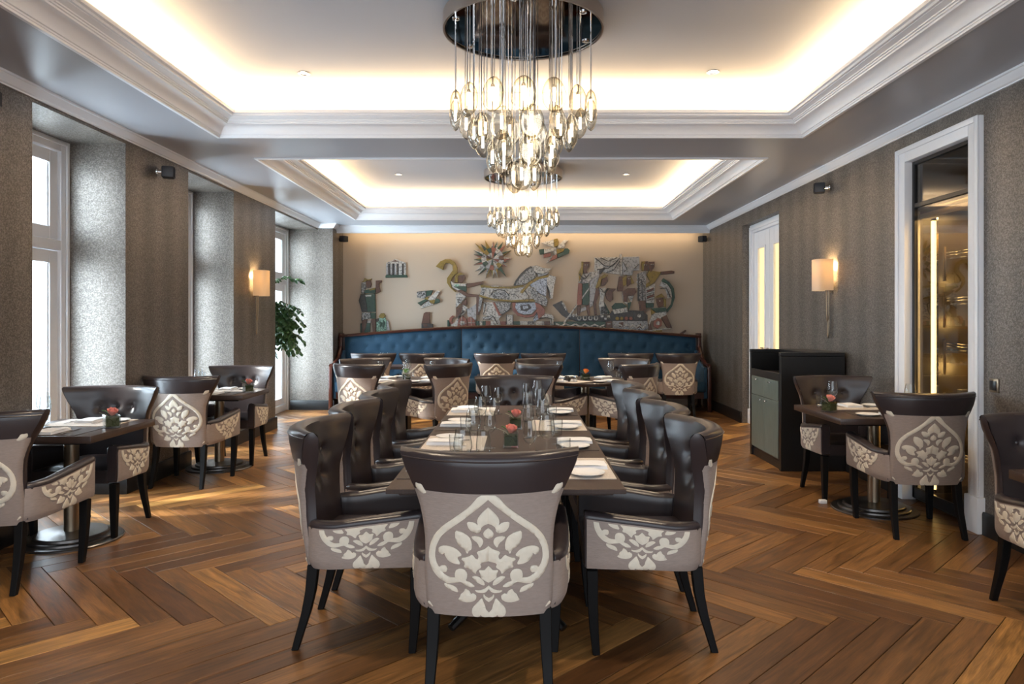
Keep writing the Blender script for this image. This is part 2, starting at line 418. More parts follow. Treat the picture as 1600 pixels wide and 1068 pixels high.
# double door in the right wall
mb = MB()
xr = XR+.10
for (a, b) in ((D0, D0+.11), (D1-.11, D1)): mb.box(xr, xr+.12, a, b, 0, DT)
mb.box(xr, xr+.12, D0+.11, D1-.11, DT-.11, DT)
for (a, b) in ((D0+.03, D0+.08), (D1-.08, D1-.03)): mb.box(xr-.02, xr, a, b, .2, DT-.03)
mb.box(xr-.02, xr, D0+.08, D1-.08, DT-.08, DT-.03)
for (a, b) in ((D0, D0+.125), (D1-.125, D1)): mb.box(xr-.03, xr+.12, a, b, 0, .20)
door = mb.build('door_1', WHITE, bevel=.006)
tag(door, 'white double door with tall lit yellow panes in the textured wall', kind='structure')
LIT = P('lit_frosted_pane', (0.75, 0.60, 0.30), 0.4, emit=(1.0, 0.70, 0.28), es=0.75)
ym = (D0+D1)/2
for (a, b) in ((D0+.112, ym-.003), (ym+.003, D1-.112)):
    m2 = MB(); c = (a+b)/2; g = .125
    X0, X1 = xr+.03, xr+.08
    m2.box(X0, X1, a, c-g, .01, DT-.115); m2.box(X0, X1, c+g, b, .01, DT-.115)
    m2.box(X0, X1, c-g, c+g, .01, .55); m2.box(X0, X1, c-g, c+g, DT-.34, DT-.115)
    for (y0, y1, z0, z1) in ((c-g-.03, c-g, .52, DT-.31), (c+g, c+g+.03, .52, DT-.31), (c-g, c+g, .52, .55), (c-g, c+g, DT-.34, DT-.31)):
        m2.box(X0-.012, X0, y0, y1, z0, z1)
    lf = m2.build('door_leaf', WHITE, door, bevel=.005, seg=1)
    bx('pane', LIT, X0+.02, X0+.03, c-g, c+g, .55, DT-.34, lf)
    hy = b-.06 if a < ym-.3 and b < ym+.1 else a+.06
    m3 = MB(); m3.tube([(X0, hy, 1.05), (X0-.05, hy, 1.05), (X0-.055, hy+(.10 if hy > ym else -.10), 1.05)], .010, 8)
    m3.build('door_handle', CHROME, lf)

# white casing round the wine cabinet
mb = MB()
for (a, b) in ((4.71, C0+.012), (C1-.012, 5.75)):
    mb.box(XR-.030, XR+.10, a, b, .24, 2.755)
mb.box(XR-.030, XR+.10, C0+.012, C1-.012, CT-.012, 2.755)
for (a, b) in ((4.71, 4.75), (5.71, 5.75)): mb.box(XR-.045, XR-.030, a, b, .24, 2.755)
mb.box(XR-.045, XR-.030, 4.75, 5.71, 2.715, 2.755)
for (a, b) in ((4.695, C0+.018), (C1-.018, 5.765)): mb.box(XR-.052, XR+.10, a, b, 0, .24)
tag(mb.build('trim_6', WHITE, bevel=.006), 'white casing with plinth blocks framing the lit wine cabinet', kind='structure')

# ------------------------------------------------------------------ herringbone floor
PL, PW, PT = 0.975, 0.1395, 0.016
fl = tag(bx('floor', P('dark_joint', (0.02, 0.012, 0.008), 0.9), -3.82, 3.5, Y0, 12.05, -0.06, -0.014), kind='structure')
g = 0.0017
def plank_mb(mb, M=None):
    x0, x1, y0, y1, c = g, PL-g, g, PW-g, .0022
    v = [(x0, y0, -PT), (x1, y0, -PT), (x1, y1, -PT), (x0, y1, -PT), (x0, y0, -c*.6), (x1, y0, -c*.6), (x1, y1, -c*.6), (x0, y1, -c*.6),
         (x0+c, y0+c, 0), (x1-c, y0+c, 0), (x1-c, y1-c, 0), (x0+c, y1-c, 0)]
    f = [(4, 5, 9, 8), (5, 6, 10, 9), (6, 7, 11, 10), (7, 4, 8, 11), (8, 9, 10, 11), (0, 1, 5, 4), (1, 2, 6, 5), (2, 3, 7, 6), (3, 0, 4, 7)]
    if M: mb.add([M @ Vector(p) for p in v], f)
    else: mb.add(v, f)
    return [(p[0], p[1]) for p in v]
def set_uv(me, uvs):
    lay = me.uv_layers.new(name='UVMap')
    for lp_ in me.loops: lay.data[lp_.index].uv = uvs[lp_.vertex_index]
mb = MB(); uvs = plank_mb(mb)
PM = mb.mesh('plank', smooth=False); set_uv(PM, uvs); PM.materials.append(OAK)
s2 = 1/math.sqrt(2)
U = Vector((s2, s2)); V = Vector((-s2, s2)); ORG = Vector((0.03, 3.295))
planks = []
for j in range(-5, 8):
    for k in range(-45, 46):
        for kind in (0, 1):
            if kind == 0:      # along V
                u, v = k*PW, -k*PW; o = ORG+U*(u+j*PL)+V*(v+j*PL)
                c = o+U*(PW/2)+V*(PL/2); rz = math.radians(135); start = o+U*PW
            else:              # along U
                u, v = (k+1)*PW, -(k+1)*PW+PL; o = ORG+U*(u+j*PL)+V*(v+j*PL)
                c = o+U*(PL/2)+V*(PW/2); rz = math.radians(45); start = o
            if -3.9 < c.x < 3.6 and Y0-.3 < c.y < 12.2: planks.append((start, rz, c))
def seen(c):
    if c.y < 1.9: return False
    x = 813+c.x*FOC/c.y; y = 501+CAMZ*FOC/c.y
    return -90 < x < 1690 and y < 1150
vis = sorted([p for p in planks if seen(p[2])], key=lambda p: p[2].length)
near = vis[:300]; nid = set(id(p) for p in near)
for (st, rz, c) in near:
    o = bpy.data.objects.new('plank', PM); COL.objects.link(o); o.parent = fl
    o.location = (st.x, st.y, random.uniform(-.0004, .0003)); o.rotation_euler = (0, 0, rz)
mb = MB(); uvs = []; tones = []
for p in planks:
    if id(p) in nid: continue
    st, rz, c = p
    uvs += plank_mb(mb, Matrix.Translation((st.x, st.y, 0)) @ Matrix.Rotation(rz, 4, 'Z')); tones += [random.random()]*9
me = mb.mesh('far_planks', smooth=False); set_uv(me, uvs)
at = me.attributes.new('tone', 'FLOAT', 'FACE'); at.data.foreach_set('value', tones)
o = link('far_planks', me, OAK2, fl); o['kind'] = 'stuff'
# ================================================================== damask motif
def clip_top(poly, ymin):
    out = []
    for i in range(len(poly)):
        a, b = poly[i], poly[(i+1) % len(poly)]
        if a[1] >= ymin: out.append(a)
        if (a[1] >= ymin) != (b[1] >= ymin):
            t = (ymin-a[1])/(b[1]-a[1]); out.append((a[0]+t*(b[0]-a[0]), ymin))
    return out
def rounded(poly, keep_axis=480, it=1):
    """corner cutting, points on the axis stay"""
    for _ in range(it):
        q = []; n = len(poly)
        for i in range(n):
            a, b = poly[i], poly[(i+1) % n]
            if a[0] == keep_axis and b[0] == keep_axis: q += [a, b]; continue
            if a[0] == keep_axis: q.append(a)
            else: q.append((a[0]*.78+b[0]*.22, a[1]*.78+b[1]*.22))
            if b[0] == keep_axis: q.append(b)
            else: q.append((a[0]*.22+b[0]*.78, a[1]*.22+b[1]*.78))
        r = []
        for p in q:
            if not r or abs(p[0]-r[-1][0])+abs(p[1]-r[-1][1]) > .5: r.append(p)
        if abs(r[0][0]-r[-1][0])+abs(r[0][1]-r[-1][1]) < .5: r.pop()
        poly = r
    return poly
HALF = [
 [(480,255),(430,256),(375,325),(300,388),(220,448),(168,508),(140,570),(130,640),(138,700),(160,748),(195,785),(225,800),(240,810),(292,800),(335,792),(330,775),(290,768),(250,768),(225,752),(208,738),(232,740),(244,720),(236,697),(205,698),(192,712),(176,680),(168,640),(176,580),(206,520),(262,466),(342,404),(432,328),(480,282)],
 [(290,790),(283,750),(290,722),(312,710),(340,714),(358,738),(355,770),(345,785),(375,795),(405,822),(370,827),(340,812),(320,795)],
 [(222,805),(235,810),(270,818),(295,832),(305,862),(275,855),(240,840),(222,822)],
 [(345,832),(368,848),(378,870),(388,862),(398,868),(410,880),(405,905),(380,920),(340,922),(298,908),(312,890),(318,870),(335,858)],
 [(288,475),(330,482),(372,510),(386,550),(384,590),(368,596),(358,620),(345,590),(310,568),(290,530)],
 [(195,585),(225,572),(270,578),(305,595),(330,628),(298,640),(322,685),(280,682),(245,665),(225,630),(228,618),(212,632),(192,620),(186,600)],
 [(480,328),(455,350),(425,385),(415,415),(422,440),(400,420),(358,418),(362,450),(382,478),(425,490),(440,470),(438,455),(455,438),(480,428)],
 [(480,455),(460,470),(448,492),(456,512),(480,520)],
 [(380,508),(410,502),(440,512),(452,535),(448,555),(430,580),(418,548),(395,530)],
 [(480,565),(458,585),(410,602),(425,630),(415,655),(385,618),(370,632),(318,645),(345,675),(335,700),(370,708),(405,745),(412,718),(440,700),(430,675),(480,660)],
 [(480,690),(465,705),(455,718),(422,715),(432,740),(435,765),(460,785),(480,795)],
 [(380,760),(405,752),(435,765),(455,790),(458,815),(430,805),(405,785)],
 [(480,812),(455,835),(425,845),(398,842),(412,858),(445,862),(465,855),(480,835)],
 [(450,865),(462,882),(480,892),(480,918),(462,905),(448,885)],
 [(440,890),(415,920),(385,955),(380,985),(392,1012),(425,1014),(430,1000),(445,1014),(480,1012),(480,985),(462,965),(460,945),(450,920)],
 [(30,195),(95,212),(103,240),(122,266),(95,274),(58,250)],
 [(128,928),(158,975),(118,945)],
]
def in_poly(x, y, poly):
    c = False; n = len(poly); j = n-1
    for i in range(n):
        xi, yi = poly[i]; xj, yj = poly[j]
        if (yi > y) != (yj > y) and x < (xj-xi)*(y-yi)/(yj-yi)+xi: c = not c
        j = i
    return c
def motif_mesh(name, fn, ymin=None, grid=22, skip=(), th=.0022):
    """fn(mx, my, lift) -> 3D point; mx, my in drawing units about the axis"""
    mb = MB()
    for idx, half in enumerate(HALF):
        if idx in skip: continue
        h = rounded(half, it=1)
        if ymin is not None:
            h = clip_top(h, ymin)
            if len(h) < 3: continue
        for sgn in (1, -1):
            poly = [((480-x)*sgn, y) for x, y in h]
            pts = [Vector(p) for p in poly]; n = len(pts)
            xs = [p[0] for p in poly]; ys = [p[1] for p in poly]
            ext = []
            gx = math.floor(min(xs)/grid)*grid
            while gx < max(xs):
                gy = math.floor(min(ys)/grid)*grid
                while gy < max(ys):
                    if in_poly(gx+.37, gy+.41, poly): ext.append(Vector((gx+.37, gy+.41)))
                    gy += grid
                gx += grid
            edges = [(i, (i+1) % n) for i in range(n)]
            vo, eo, fo, *_ = delaunay_2d_cdt(pts+ext, edges, [], 0, 0.05)
            fs = []
            for f in fo:
                c = sum((vo[i] for i in f), Vector((0, 0)))/len(f)
                if in_poly(c.x, c.y, poly): fs.append(tuple(f))
            if not fs: continue
            k = len(mb.v); N = len(vo)
            cnt = {}
            for f in fs:
                for a, b in zip(f, f[1:]+f[:1]): cnt[(a, b)] = 1
            bd = [(a, b) for (a, b) in cnt if (b, a) not in cnt]
            bset = set(i for e in bd for i in e); top = [fn(p.x, p.y, th if i in bset else th*2.1) for i, p in enumerate(vo)]; bot = [fn(p.x, p.y, 0) for p in vo]
            mb.add(top+bot, fs+[(b, a, a+N, b+N) for a, b in bd])
    return mb.mesh(name, ang=50, fix=True)

# ================================================================== chair
import bisect
def interp(x, xs, ys):
    if x <= xs[0]: return ys[0]
    if x >= xs[-1]: return ys[-1]
    i = bisect.bisect(xs, x)-1
    t = (x-xs[i])/(xs[i+1]-xs[i]); t = t
    return ys[i]+(ys[i+1]-ys[i])*t
WZ = [.345, .36, .40, .50, .58, .64, .70, .76, .80, .83, .87, .91, .95]
WW = [.208, .217, .226, .229, .227, .228, .235, .250, .266, .280, .301, .317, .327]
def cw(z): return interp(z, WZ, WW)
def cy_(u, z):
    return -.245-.16*(z-.345)+interp(z, [.345, .55, .70, .80, .95], [.035, .042, .060, .095, .150])*abs(u)**2.2
ZT = .95
def back_mesh():
    nu = 40; mb = MB(); rings = []
    outz = [.35+i*(.790-.35)/9 for i in range(10)]+[.802, .808, .816, .84, .87, .90, .925]
    innz = [.918-i*(.918-.43)/30 for i in range(31)]
    but = [(-.116, .80), (0, .805), (.116, .80), (-.060, .695), (.060, .695)]
    for i in range(nu+1):
        u = -1+2*i/nu; ring = []
        th = lambda z: (.082-.024*abs(u)**3)*(1 if z < .85 else 1-.12*(z-.85)/.1)
        ue = u
        for z in outz:
            off = .006 if z < .805 else -.006-.004*math.sin(PI*(z-.805)/.15)
            ring.append((ue*cw(z)*(1 if z > .805 else .985), cy_(u, z)+off, z))
        for k in range(1, 6):          # rolled top
            t = PI*k/6; zc = .925; z = zc+.025*math.sin(t)
            f = (1-math.cos(t))/2; y0 = cy_(u, zc)-.007; y1 = cy_(u, zc)+th(zc)
            ring.append((ue*cw(.945), y0+(y1-y0)*f, z))
        for z in innz:
            y = cy_(u, z)+th(z); x = ue*(cw(z)-.004)
            pf = .012*(1-u*u)*math.sin(PI*min(1, max(0, (z-.43)/.45)))   # padding
            d = sum(math.exp(-((x-bx_)**2+(z-bz)**2)/(2*.020**2))*.022+math.exp(-((x-bx_)**2+(z-bz)**2)/(2*.055**2))*.009 for bx_, bz in but)
            ring.append((x, y+pf-d, z))
        rings.append(ring)
    L = len(rings[0])
    vs = [p for r in rings for p in r]; fs = []
    for i in range(nu):
        for k in range(L):
            k2 = (k+1) % L
            fs.append((i*L+k, i*L+k2, (i+1)*L+k2, (i+1)*L+k))
    mb.add(vs, fs)
    zs = [.35+i*(.925-.35)/15 for i in range(16)]
    for sg in (-1, 1):          # softly domed side faces
        def cap(q, t, sg=sg):
            if t <= .94:
                z = .35+(.925-.35)*t/.94; y0 = cy_(sg, z)+(.006 if z < .805 else -.008); y1 = cy_(sg, z)+.058*(1 if z < .85 else 1-.12*(z-.85)/.1); e = 1
            else:
                f = (t-.94)/.06; z = .925+.024*f; y0 = cy_(sg, .925)-.007+.020*f; y1 = cy_(sg, .925)+.052-.020*f; e = 1-f
            return (sg*(cw(min(z, .945))*(1 if z > .805 else .990)+.007*math.sin(PI*q)*e), y0+(y1-y0)*q, z)
        mb.grid(cap, 5, 17)
    return mb.mesh('backrest', ang=38, fix=True), but
def fabric_back_mesh():
    mb = MB(); nu, nv = 26, 16
    def fn(s, t):
        z = .347+(.806-.347)*t; a = -1.10+2.20*s; u = max(-1, min(1, a)); w_ = cw(z)
        y = cy_(u, z)-.004; x = u*(w_+.002)
        if abs(a) > 1: y += (abs(a)-1)*.30; 
        return (x, y, z)
    mb.grid(fn, nu, nv)
    # turned-under hem
    mb.grid(lambda s, t: ((-1+2*s)*cw(.347), cy_(-1+2*s, .347)-.004+.06*t, .347-.002*t), nu, 1)
    return mb.mesh('back_cover', ang=60, fix=True)
S_ = .000604
def back_fn(mx, my, lift):
    x = mx*S_*1.02; z = .803-(my-255)*S_*.995; u = max(-1, min(1, x/cw(z)))
    return (x, cy_(u, z)-.0045-lift, z)
ARMC = [(.303, .285), (.3035, .20), (.302, .12), (.299, .04), (.294, -.04), (.286, -.105), (.274, -.155), (.254, -.190), (.230, -.207), (.208, -.214)]
ARML = [0.0]
for _i in range(1, len(ARMC)): ARML.append(ARML[-1]+math.hypot(ARMC[_i][0]-ARMC[_i-1][0], ARMC[_i][1]-ARMC[_i-1][1]))
def arm_pt(d):
    """plan point and outward normal at distance d from the arm's front"""
    f = lambda q: (interp(q, ARML, [p[0] for p in ARMC]), interp(q, ARML, [p[1] for p in ARMC]))
    x, y = f(d); x0, y0 = f(max(0, d-.03)); x1, y1 = f(min(ARML[-1], d+.03)); l_ = math.hypot(x1-x0, y1-y0)
    return x, y, -(y1-y0)/l_, (x1-x0)/l_
def armtop(d): return interp(d, [0, .24, .38, .60], [.612, .582, .562, .556])
def arm_mesh(sg):
    mb = MB(); n = 20; rings = []; T_ = .40+.10
    for i in range(n+1):
        d = i*(.505/n); x, y, nx, ny = arm_pt(d); zt = armtop(d); zb = interp(d, [.28, .36], [.380, .44]); tk = interp(d, [.0, .42, .50], [.064, .058, .040])
        prof = [(.006, zb), (.002, zt-.05), (-.004, zt-.028), (-.006, zt-.012), (.004, zt-.001), (tk*.5, zt+.006), (tk-.012, zt-.001), (tk, zt-.014), (tk+.004, zt-.06), (tk, zb)]
        rings.append([(sg*(x-nx*p), y-ny*p, z) for p, z in prof])
    L = len(rings[0]); vs = [p for r in rings for p in r]; fs = []
    for i in range(n):
        for k in range(L):
            k2 = (k+1) % L; fs.append((i*L+k, i*L+k2, (i+1)*L+k2, (i+1)*L+k))
    fs += [tuple(range(L)), tuple(range(n*L, (n+1)*L))]
    mb.add(vs, fs)
    return mb.mesh('arm', ang=35, bevel=.004, seg=1, fix=True)
def arm_cover_mesh(sg):
    mb = MB(); n = 26; d0, d1 = .010, ARML[-1]
    D_ = lambda s: d0+s*(d1-d0)
    zt = lambda d: armtop(d)-.024
    zb = lambda d: interp(d, [0, .28, .46, .60], [.380, .372, .358, .350])
    def P_(d, z, off):
        x, y, nx, ny = arm_pt(d); r = .012*max(0, (.400-z)/.037)**2          # tucked in at the lower edge
        return (sg*(x+nx*(off-r)+.01*(z-.36)), y+ny*(off-r), z)
    mb.grid(lambda s, t: P_(D_(s), zb(D_(s))+t*(zt(D_(s))-zb(D_(s))), .0035), n, 10)
    mb.grid(lambda s, t: P_(D_(s), zb(D_(s)), .0035-.05*t), n, 1)
    mb.grid(lambda s, t: P_(d0, zb(d0)+t*(zt(d0)-zb(d0)), .0035-.006*s), 1, 8)
    return mb.mesh('arm_cover', ang=60, fix=True)
def arm_fn(sg):
    def fn(mx, my, lift):
        d = .238-mx*.000575; zb = interp(d, [0, .28, .46, .60], [.382, .374, .361, .353]); z = zb+(1013-my)/(1013-648)*(armtop(d)-.030-zb)
        x, y, nx, ny = arm_pt(max(0.004, min(ARML[-1], d))); r = .012*max(0, (.400-z)/.037)**2; q = .004+lift-r
        return (sg*(x+nx*q+.01*(z-.36)), y+ny*q, z)
    return fn
def seat_mesh():
    mb = MB(); nx, ny = 12, 12
    def top(s, t):
        x = -.240+.480*s; y = -.20+.485*t
        e = (1-(2*s-1)**6)*(1-max(0, (2*t-1))**8)
        return (x, y, .445+.030*e)
    mb.grid(top, nx, ny)
    me = MB().box(-.240, .240, -.20, .285, .372, .452)
    for q in me.f: pass
    mb.add(me.v, me.f)
    return mb.mesh('seat', ang=40, fix=False)
def leg_mesh(path, name):
    mb = MB(); rings = []
    for (x, y, z, s) in path: rings.append([(x-s, y-s, z), (x+s, y-s, z), (x+s, y+s, z), (x-s, y+s, z)])
    vs = [p for r in rings for p in r]; fs = [(i*4+k, i*4+(k+1) % 4, (i+1)*4+(k+1) % 4, (i+1)*4+k) for i in range(len(rings)-1) for k in range(4)]
    fs += [(3, 2, 1, 0), tuple(range(len(vs)-4, len(vs)))]
    mb.add(vs, fs)
    return mb.mesh(name, ang=35, bevel=.003, seg=1)
def rear_leg(s): return [(s*x, y, z, r) for x, y, z, r in ((.216, -.270, .0, .015), (.213, -.247, .08, .0165), (.209, -.224, .16, .019), (.205, -.206, .25, .021), (.202, -.195, .365, .023))]
def front_leg(s): return [(s*x, y, z, r) for x, y, z, r in ((.256, .232, .0, .0155), (.260, .241, .10, .0185), (.264, .248, .22, .0215), (.266, .250, .365, .0235))]
def make_chair():
    t = empty('dining_chair')
    bm_, but = back_mesh()
    link('backrest', bm_, LEATH, t)
    link('back_cover', fabric_back_mesh(), FABRIC, t)
    link('damask_motif', motif_mesh('damask_motif', back_fn), MOTIF, t)
    mb = MB()
    pz = .922
    mb.tube([(u*cw(pz)*1.0, cy_(u, pz)-.0105, pz) for u in [-1+i/12 for i in range(25)]], .0032, 5)
    mb.build('piping', LEATH, t)
    link('seat', seat_mesh(), LEATH, t)
    for sg in (1, -1):
        a = link('arm', arm_mesh(sg), LEATH, t)
        c = link('arm_cover', arm_cover_mesh(sg), FABRIC, t)
        link('damask_motif', motif_mesh('arm_motif', arm_fn(sg), ymin=648, grid=40, skip=(15, 16)), MOTIF, t)
    for s in (1, -1):
        link('leg', leg_mesh(front_leg(s), 'front_leg'), LEGM, t)
        link('leg', leg_mesh(rear_leg(s), 'rear_leg'), LEGM, t)
    bme = MB().lathe([(.0115, 0), (.010, .004), (.005, .0065), (0, .007)], 10).mesh('button')
    for (x, z) in but:
        u = x/cw(z); y = cy_(u, z)+(.082-.024*abs(u)**3)+.012*(1-u*u)*math.sin(PI*min(1, (z-.43)/.45))-.031
        b = link('button', bme, [] if bme.materials else LEATH, t); b.location = (x, y, z); b.rotation_euler = (-PI/2, 0, 0)
    return t
chair0 = make_chair(); used = [False]
def chair(x, y, deg, label, group):
    c = chair0 if not used[0] else copy_tree(chair0)
    used[0] = True
    c.location = (x, y, 0); c.scale = (1, 1, .99); c.rotation_euler = (0, 0, math.radians(deg))
    return tag(c, label, 'chair', group)
G1 = 'chairs around the long table'
chair(-.112, 2.81, 0, 'leather armchair with its damask back toward us at the near head of long table', G1)
chair(-.055, 5.80, 180, 'button-tufted leather armchair at the far head of the long table', G1)
ORD = ['first', 'second', 'third', 'fourth']
SY = [3.28, 3.95, 4.63, 5.31]
for i, y in enumerate(SY):
    chair(-.695+[0, .0, .01, -.01][i], y, -90+[1.5, -1, 1, 0][i], 'leather armchair on the window side of long table, %s from its near end' % ORD[i], G1)
for i, y in enumerate(SY):
    chair(.560+[0, .01, -.01, .01][i], y-.02, 90+[-2, 1, -1, 1][i], 'leather armchair on the door side of long table, %s from its near end' % ORD[i], G1)
G2 = 'chairs at the small tables by the walls'
chair(-2.80, 3.925, 0, 'cropped armchair with damask arm at the nearer window-side table, back to us', G2)
chair(-2.86, 4.83, 180, 'dark leather armchair facing us behind the nearer window-side table', G2)
chair(-2.86, 6.24, -2, 'damask-backed armchair at the second window-side table, lit by the window', G2)
chair(-2.85, 7.15, 180, 'dark leather armchair facing us behind the second window-side table', G2)
chair(2.60, 5.78, 182, 'leather armchair facing us between the service cabinet and its small table', G2)
chair(2.635, 4.855, -2, 'damask-backed armchair in front of the lit wine cabinet, back to us', G2)
chair(2.58, 3.32, 178, 'cropped armchair with damask arm at the table beside the wall switch', G2)
G3 = 'chairs around the two round tables'
def seat_round(bxp, byp, deg, label):
    r = math.radians(deg+90)
    chair(bxp+math.cos(r)*.335, byp+math.sin(r)*.335, deg, label, G3)
RT = [(-1.31, 8.28), (.75, 8.28)]
for (px, py_, dg, lab) in ((-1.80, 7.56, -24, 'armchair with pale sunlit damask back at the round table toward the windows'), (-.66, 7.64, 46, 'damask-backed armchair at the window-side round table, beside long table'),
                  (-1.99, 8.92, 180+34, 'armchair facing us behind the window-side round table, nearer the windows'), (-.83, 8.94, 180-28, 'armchair facing us behind the window-side round table, nearer room centre'),
                  (.09, 7.64, -44, 'damask-backed armchair at the door-side round table, nearer room centre'), (1.40, 7.64, 44, 'damask-backed armchair at the door-side round table, nearer the doors'),
                  (.16, 8.92, 180+28, 'armchair facing us behind the door-side round table, nearer room centre'), (1.34, 8.92, 180-28, 'armchair facing us behind the door-side round table, nearer the doors')):
    seat_round(px, py_, dg, lab)
G4 = 'chairs facing the teal banquette'
for i, x in enumerate((-2.10, -1.41, -.34, .33, 1.58, 2.26)):
    nm = ['first', 'second', 'third', 'fourth', 'fifth', 'sixth'][i]
    chair(x, 10.44, 0, 'damask-backed armchair facing the teal banquette, %s counted from the windows' % nm, G4)
# ================================================================== tables
def disc_base(t, r, h_col, rc, cx=0, cy=0):
    mb = MB(); mb.lathe([(r, 0), (r, .008), (r-.006, .013), (r-.050, .015), (r-.052, .026), (r-.058, .030), (r-.085, .032), (r-.088, .046), (r-.095, .050), (rc+.03, .056), (rc+.01, .060), (0, .060)], 56, cx, cy)
    mb.build('base', DKMET, t, ang=25)
    mb = MB(); mb.lathe([(rc, .055), (rc, h_col)], 32, cx, cy); mb.lathe([(rc+.02, h_col-.012), (rc+.10, h_col-.004), (rc+.10, h_col)], 32, cx, cy)
    mb.build('column', BRONZE, t)
def wall_table(x0, x1, y0, y1, label, bxy):
    t = empty('side_table', (bxy[0], bxy[1], 0), 0, label, 'table', 'small square tables by the walls')
    a, b = bxy
    bx('tabletop', TABLE, x0-a, x1-a, y0-b, y1-b, .677, .72, t, bevel=.003)
    bx('apron', BLACKW, x0-a+.06, x1-a-.06, y0-b+.06, y1-b-.06, .661, .677, t)
    disc_base(t, .30, .661, .044)
wall_table(-3.185, -2.53, 4.22, 4.97, 'dark square pedestal table by the windows, set with two wine glasses and a rose', (-2.88, 4.60))
wall_table(-3.185, -2.53, 6.53, 7.22, 'dark square pedestal table farther along the windows, set with a rose', (-2.88, 6.86))
wall_table(2.225, 2.985, 4.98, 5.83, 'dark square pedestal table in front of lit wine cabinet', (2.63, 5.33))
wall_table(2.24, 3.00, 2.48, 3.29, 'cropped dark square table beside the wall switch', (2.63, 2.88))

# long table
lt = empty('long_dining_table', (-.058, 4.33, 0), 0, 'long thin-topped brown dining table set for eight in the room centre', 'table')
mb = MB(); mb.box(-.486, .486, -1.437, 1.437, .701, .72); mb.box(-.44, .44, -1.39, 1.39, .684, .701)
mb.build('tabletop', TABLE_L, lt, bevel=.002, seg=1)
for yy in (-.85, .85):
    mb = MB(); mb.lathe([(.045, .06), (.045, .684)], 24, 0, yy); mb.build('column', BLACKW, lt)
    for k in range(4):
        a = PI/4+k*PI/2
        mb = MB(); c, s = math.cos(a), math.sin(a)
        pts = [(c*q, yy+s*q, z) for q, z in ((.03, .30), (.10, .20), (.22, .09), (.36, .018))]
        mb.tube(pts, [.028, .027, .024, .018], 8); mb.build('foot', BLACKW, lt)
# round tables
for (cx, cy, lab) in ((RT[0][0], RT[0][1], 'round dark table toward the windows crowded with glasses'), (RT[1][0], RT[1][1], 'round dark table toward the doors with an orange flower')):
    t = empty('round_table', (cx, cy, 0), 0, lab, 'table', 'round tables before the banquette')
    mb = MB(); mb.lathe([(0, .678), (.44, .678), (.50, .686), (.505, .698), (.505, .716), (.500, .72), (0, .72)], 72); mb.build('tabletop', TABLE, t, ang=30)
    disc_base(t, .27, .678, .05)
# banquette tables
BT = [(-1.755, 10.93), (0.0, 10.93), (1.92, 10.93)]
for i, (cx, cy) in enumerate(BT):
    t = empty('banquette_table', (cx, cy, 0), 0, 'dark table against the teal banquette, %s from the windows' % ORD[i], 'table', 'tables along the banquette')
    bx('tabletop', TABLE, -.62, .62, -.30, .30, .680, .72, t, bevel=.003)
    disc_base(t, .27, .680, .04)

# ================================================================== table ware
TT = .72
def wine_mesh(k=1.0, bulb=.041, rim=.031, h=.215):
    p = [(.0, .0015), (.034, .002), (.0345, .0035), (.02, .006), (.006, .011), (.0036, .02), (.0033, .06), (.0036, .082), (.008, .090), (.022, .100), (.035, .117), (bulb, .140), (bulb-.001, .158), (rim+.003, h-.02), (rim, h)]
    inner = [(rim-.0012, h), (rim+.0015, h-.02), (bulb-.0025, .158), (bulb-.0016, .140), (.033, .118), (.020, .103), (.005, .0945), (0, .0935)]
    return MB().lathe([(r*k, z*k) for r, z in p+inner], 28, cap=False).mesh('wine_glass', ang=60)
def tumbler_mesh():
    return MB().lathe([(0, .001), (.029, .001), (.032, .005), (.036, .05), (.0365, .092), (.0345, .092), (.034, .05), (.030, .014), (0, .012)], 28, cap=False).mesh('water_tumbler', ang=50)
WG = wine_mesh(); WG.materials.append(GLASS)
WG2 = wine_mesh(.92, .036, .028); WG2.materials.append(GLASS)
TU = tumbler_mesh(); TU.materials.append(GLASS)
def single(name, me, loc, rz, label, cat, group):
    o = bpy.data.objects.new(name, me); COL.objects.link(o); o.location = loc; o.rotation_euler = (0, 0, rz)
    return tag(o, label, cat, group)
PLATE = MB().lathe([(0, .002), (.045, .002), (.048, 0), (.052, .002), (.076, .0115), (.081, .0135), (.081, .015), (.075, .0135), (.052, .0055), (0, .0045)], 40, cap=False).mesh('bread_plate', ang=50); PLATE.materials.append(CHINA)
def napkin_mesh():
    mb = MB()
    def layer(z0, z1, ex, ey, sk):
        n = 6
        mb.grid(lambda s, t: (-ex+2*ex*s+sk*t, -ey+2*ey*t, z1+.002*math.sin(7*s+3*t)-.0035*((2*s-1)**6+(2*t-1)**6)), n, n)
        v = [(-ex, -ey, z0), (ex, -ey, z0), (ex+sk, ey, z0), (-ex+sk, ey, z0), (-ex, -ey, z1-.005), (ex, -ey, z1-.005), (ex+sk, ey, z1-.005), (-ex+sk, ey, z1-.005)]
        mb.add(v, [(0, 1, 5, 4), (1, 2, 6, 5), (2, 3, 7, 6), (3, 0, 4, 7)])
    layer(0, .008, .062, .098, 0); layer(.001, .014, .060, .096, .002); layer(.004, .020, .0595, .095, .0)
    return mb.mesh('napkin', ang=60)
NAP = napkin_mesh(); NAP.materials.append(LINEN)
def mat_mesh(name, m):
    mb = MB().box(-.233, .233, -.168, .168, 0, .0028)
    me = mb.mesh(name, smooth=False); me.materials.append(m); return me
MTL, MTD = mat_mesh('pale_mat', MATL), mat_mesh('dark_mat', MATD)
def knife_mesh():
    pl = [(-.005, 0), (.005, 0), (.0065, .05), (.004, .095), (.0085, .105), (.0095, .16), (.006, .195), (.001, .205), (-.004, .195), (-.0045, .10), (-.006, .05)]
    mb = MB(); mb.prism(pl, lambda x, y: (x, y-.1, .001), lambda x, y: (x, y-.1, .0045)); return mb.mesh('knife', ang=30)
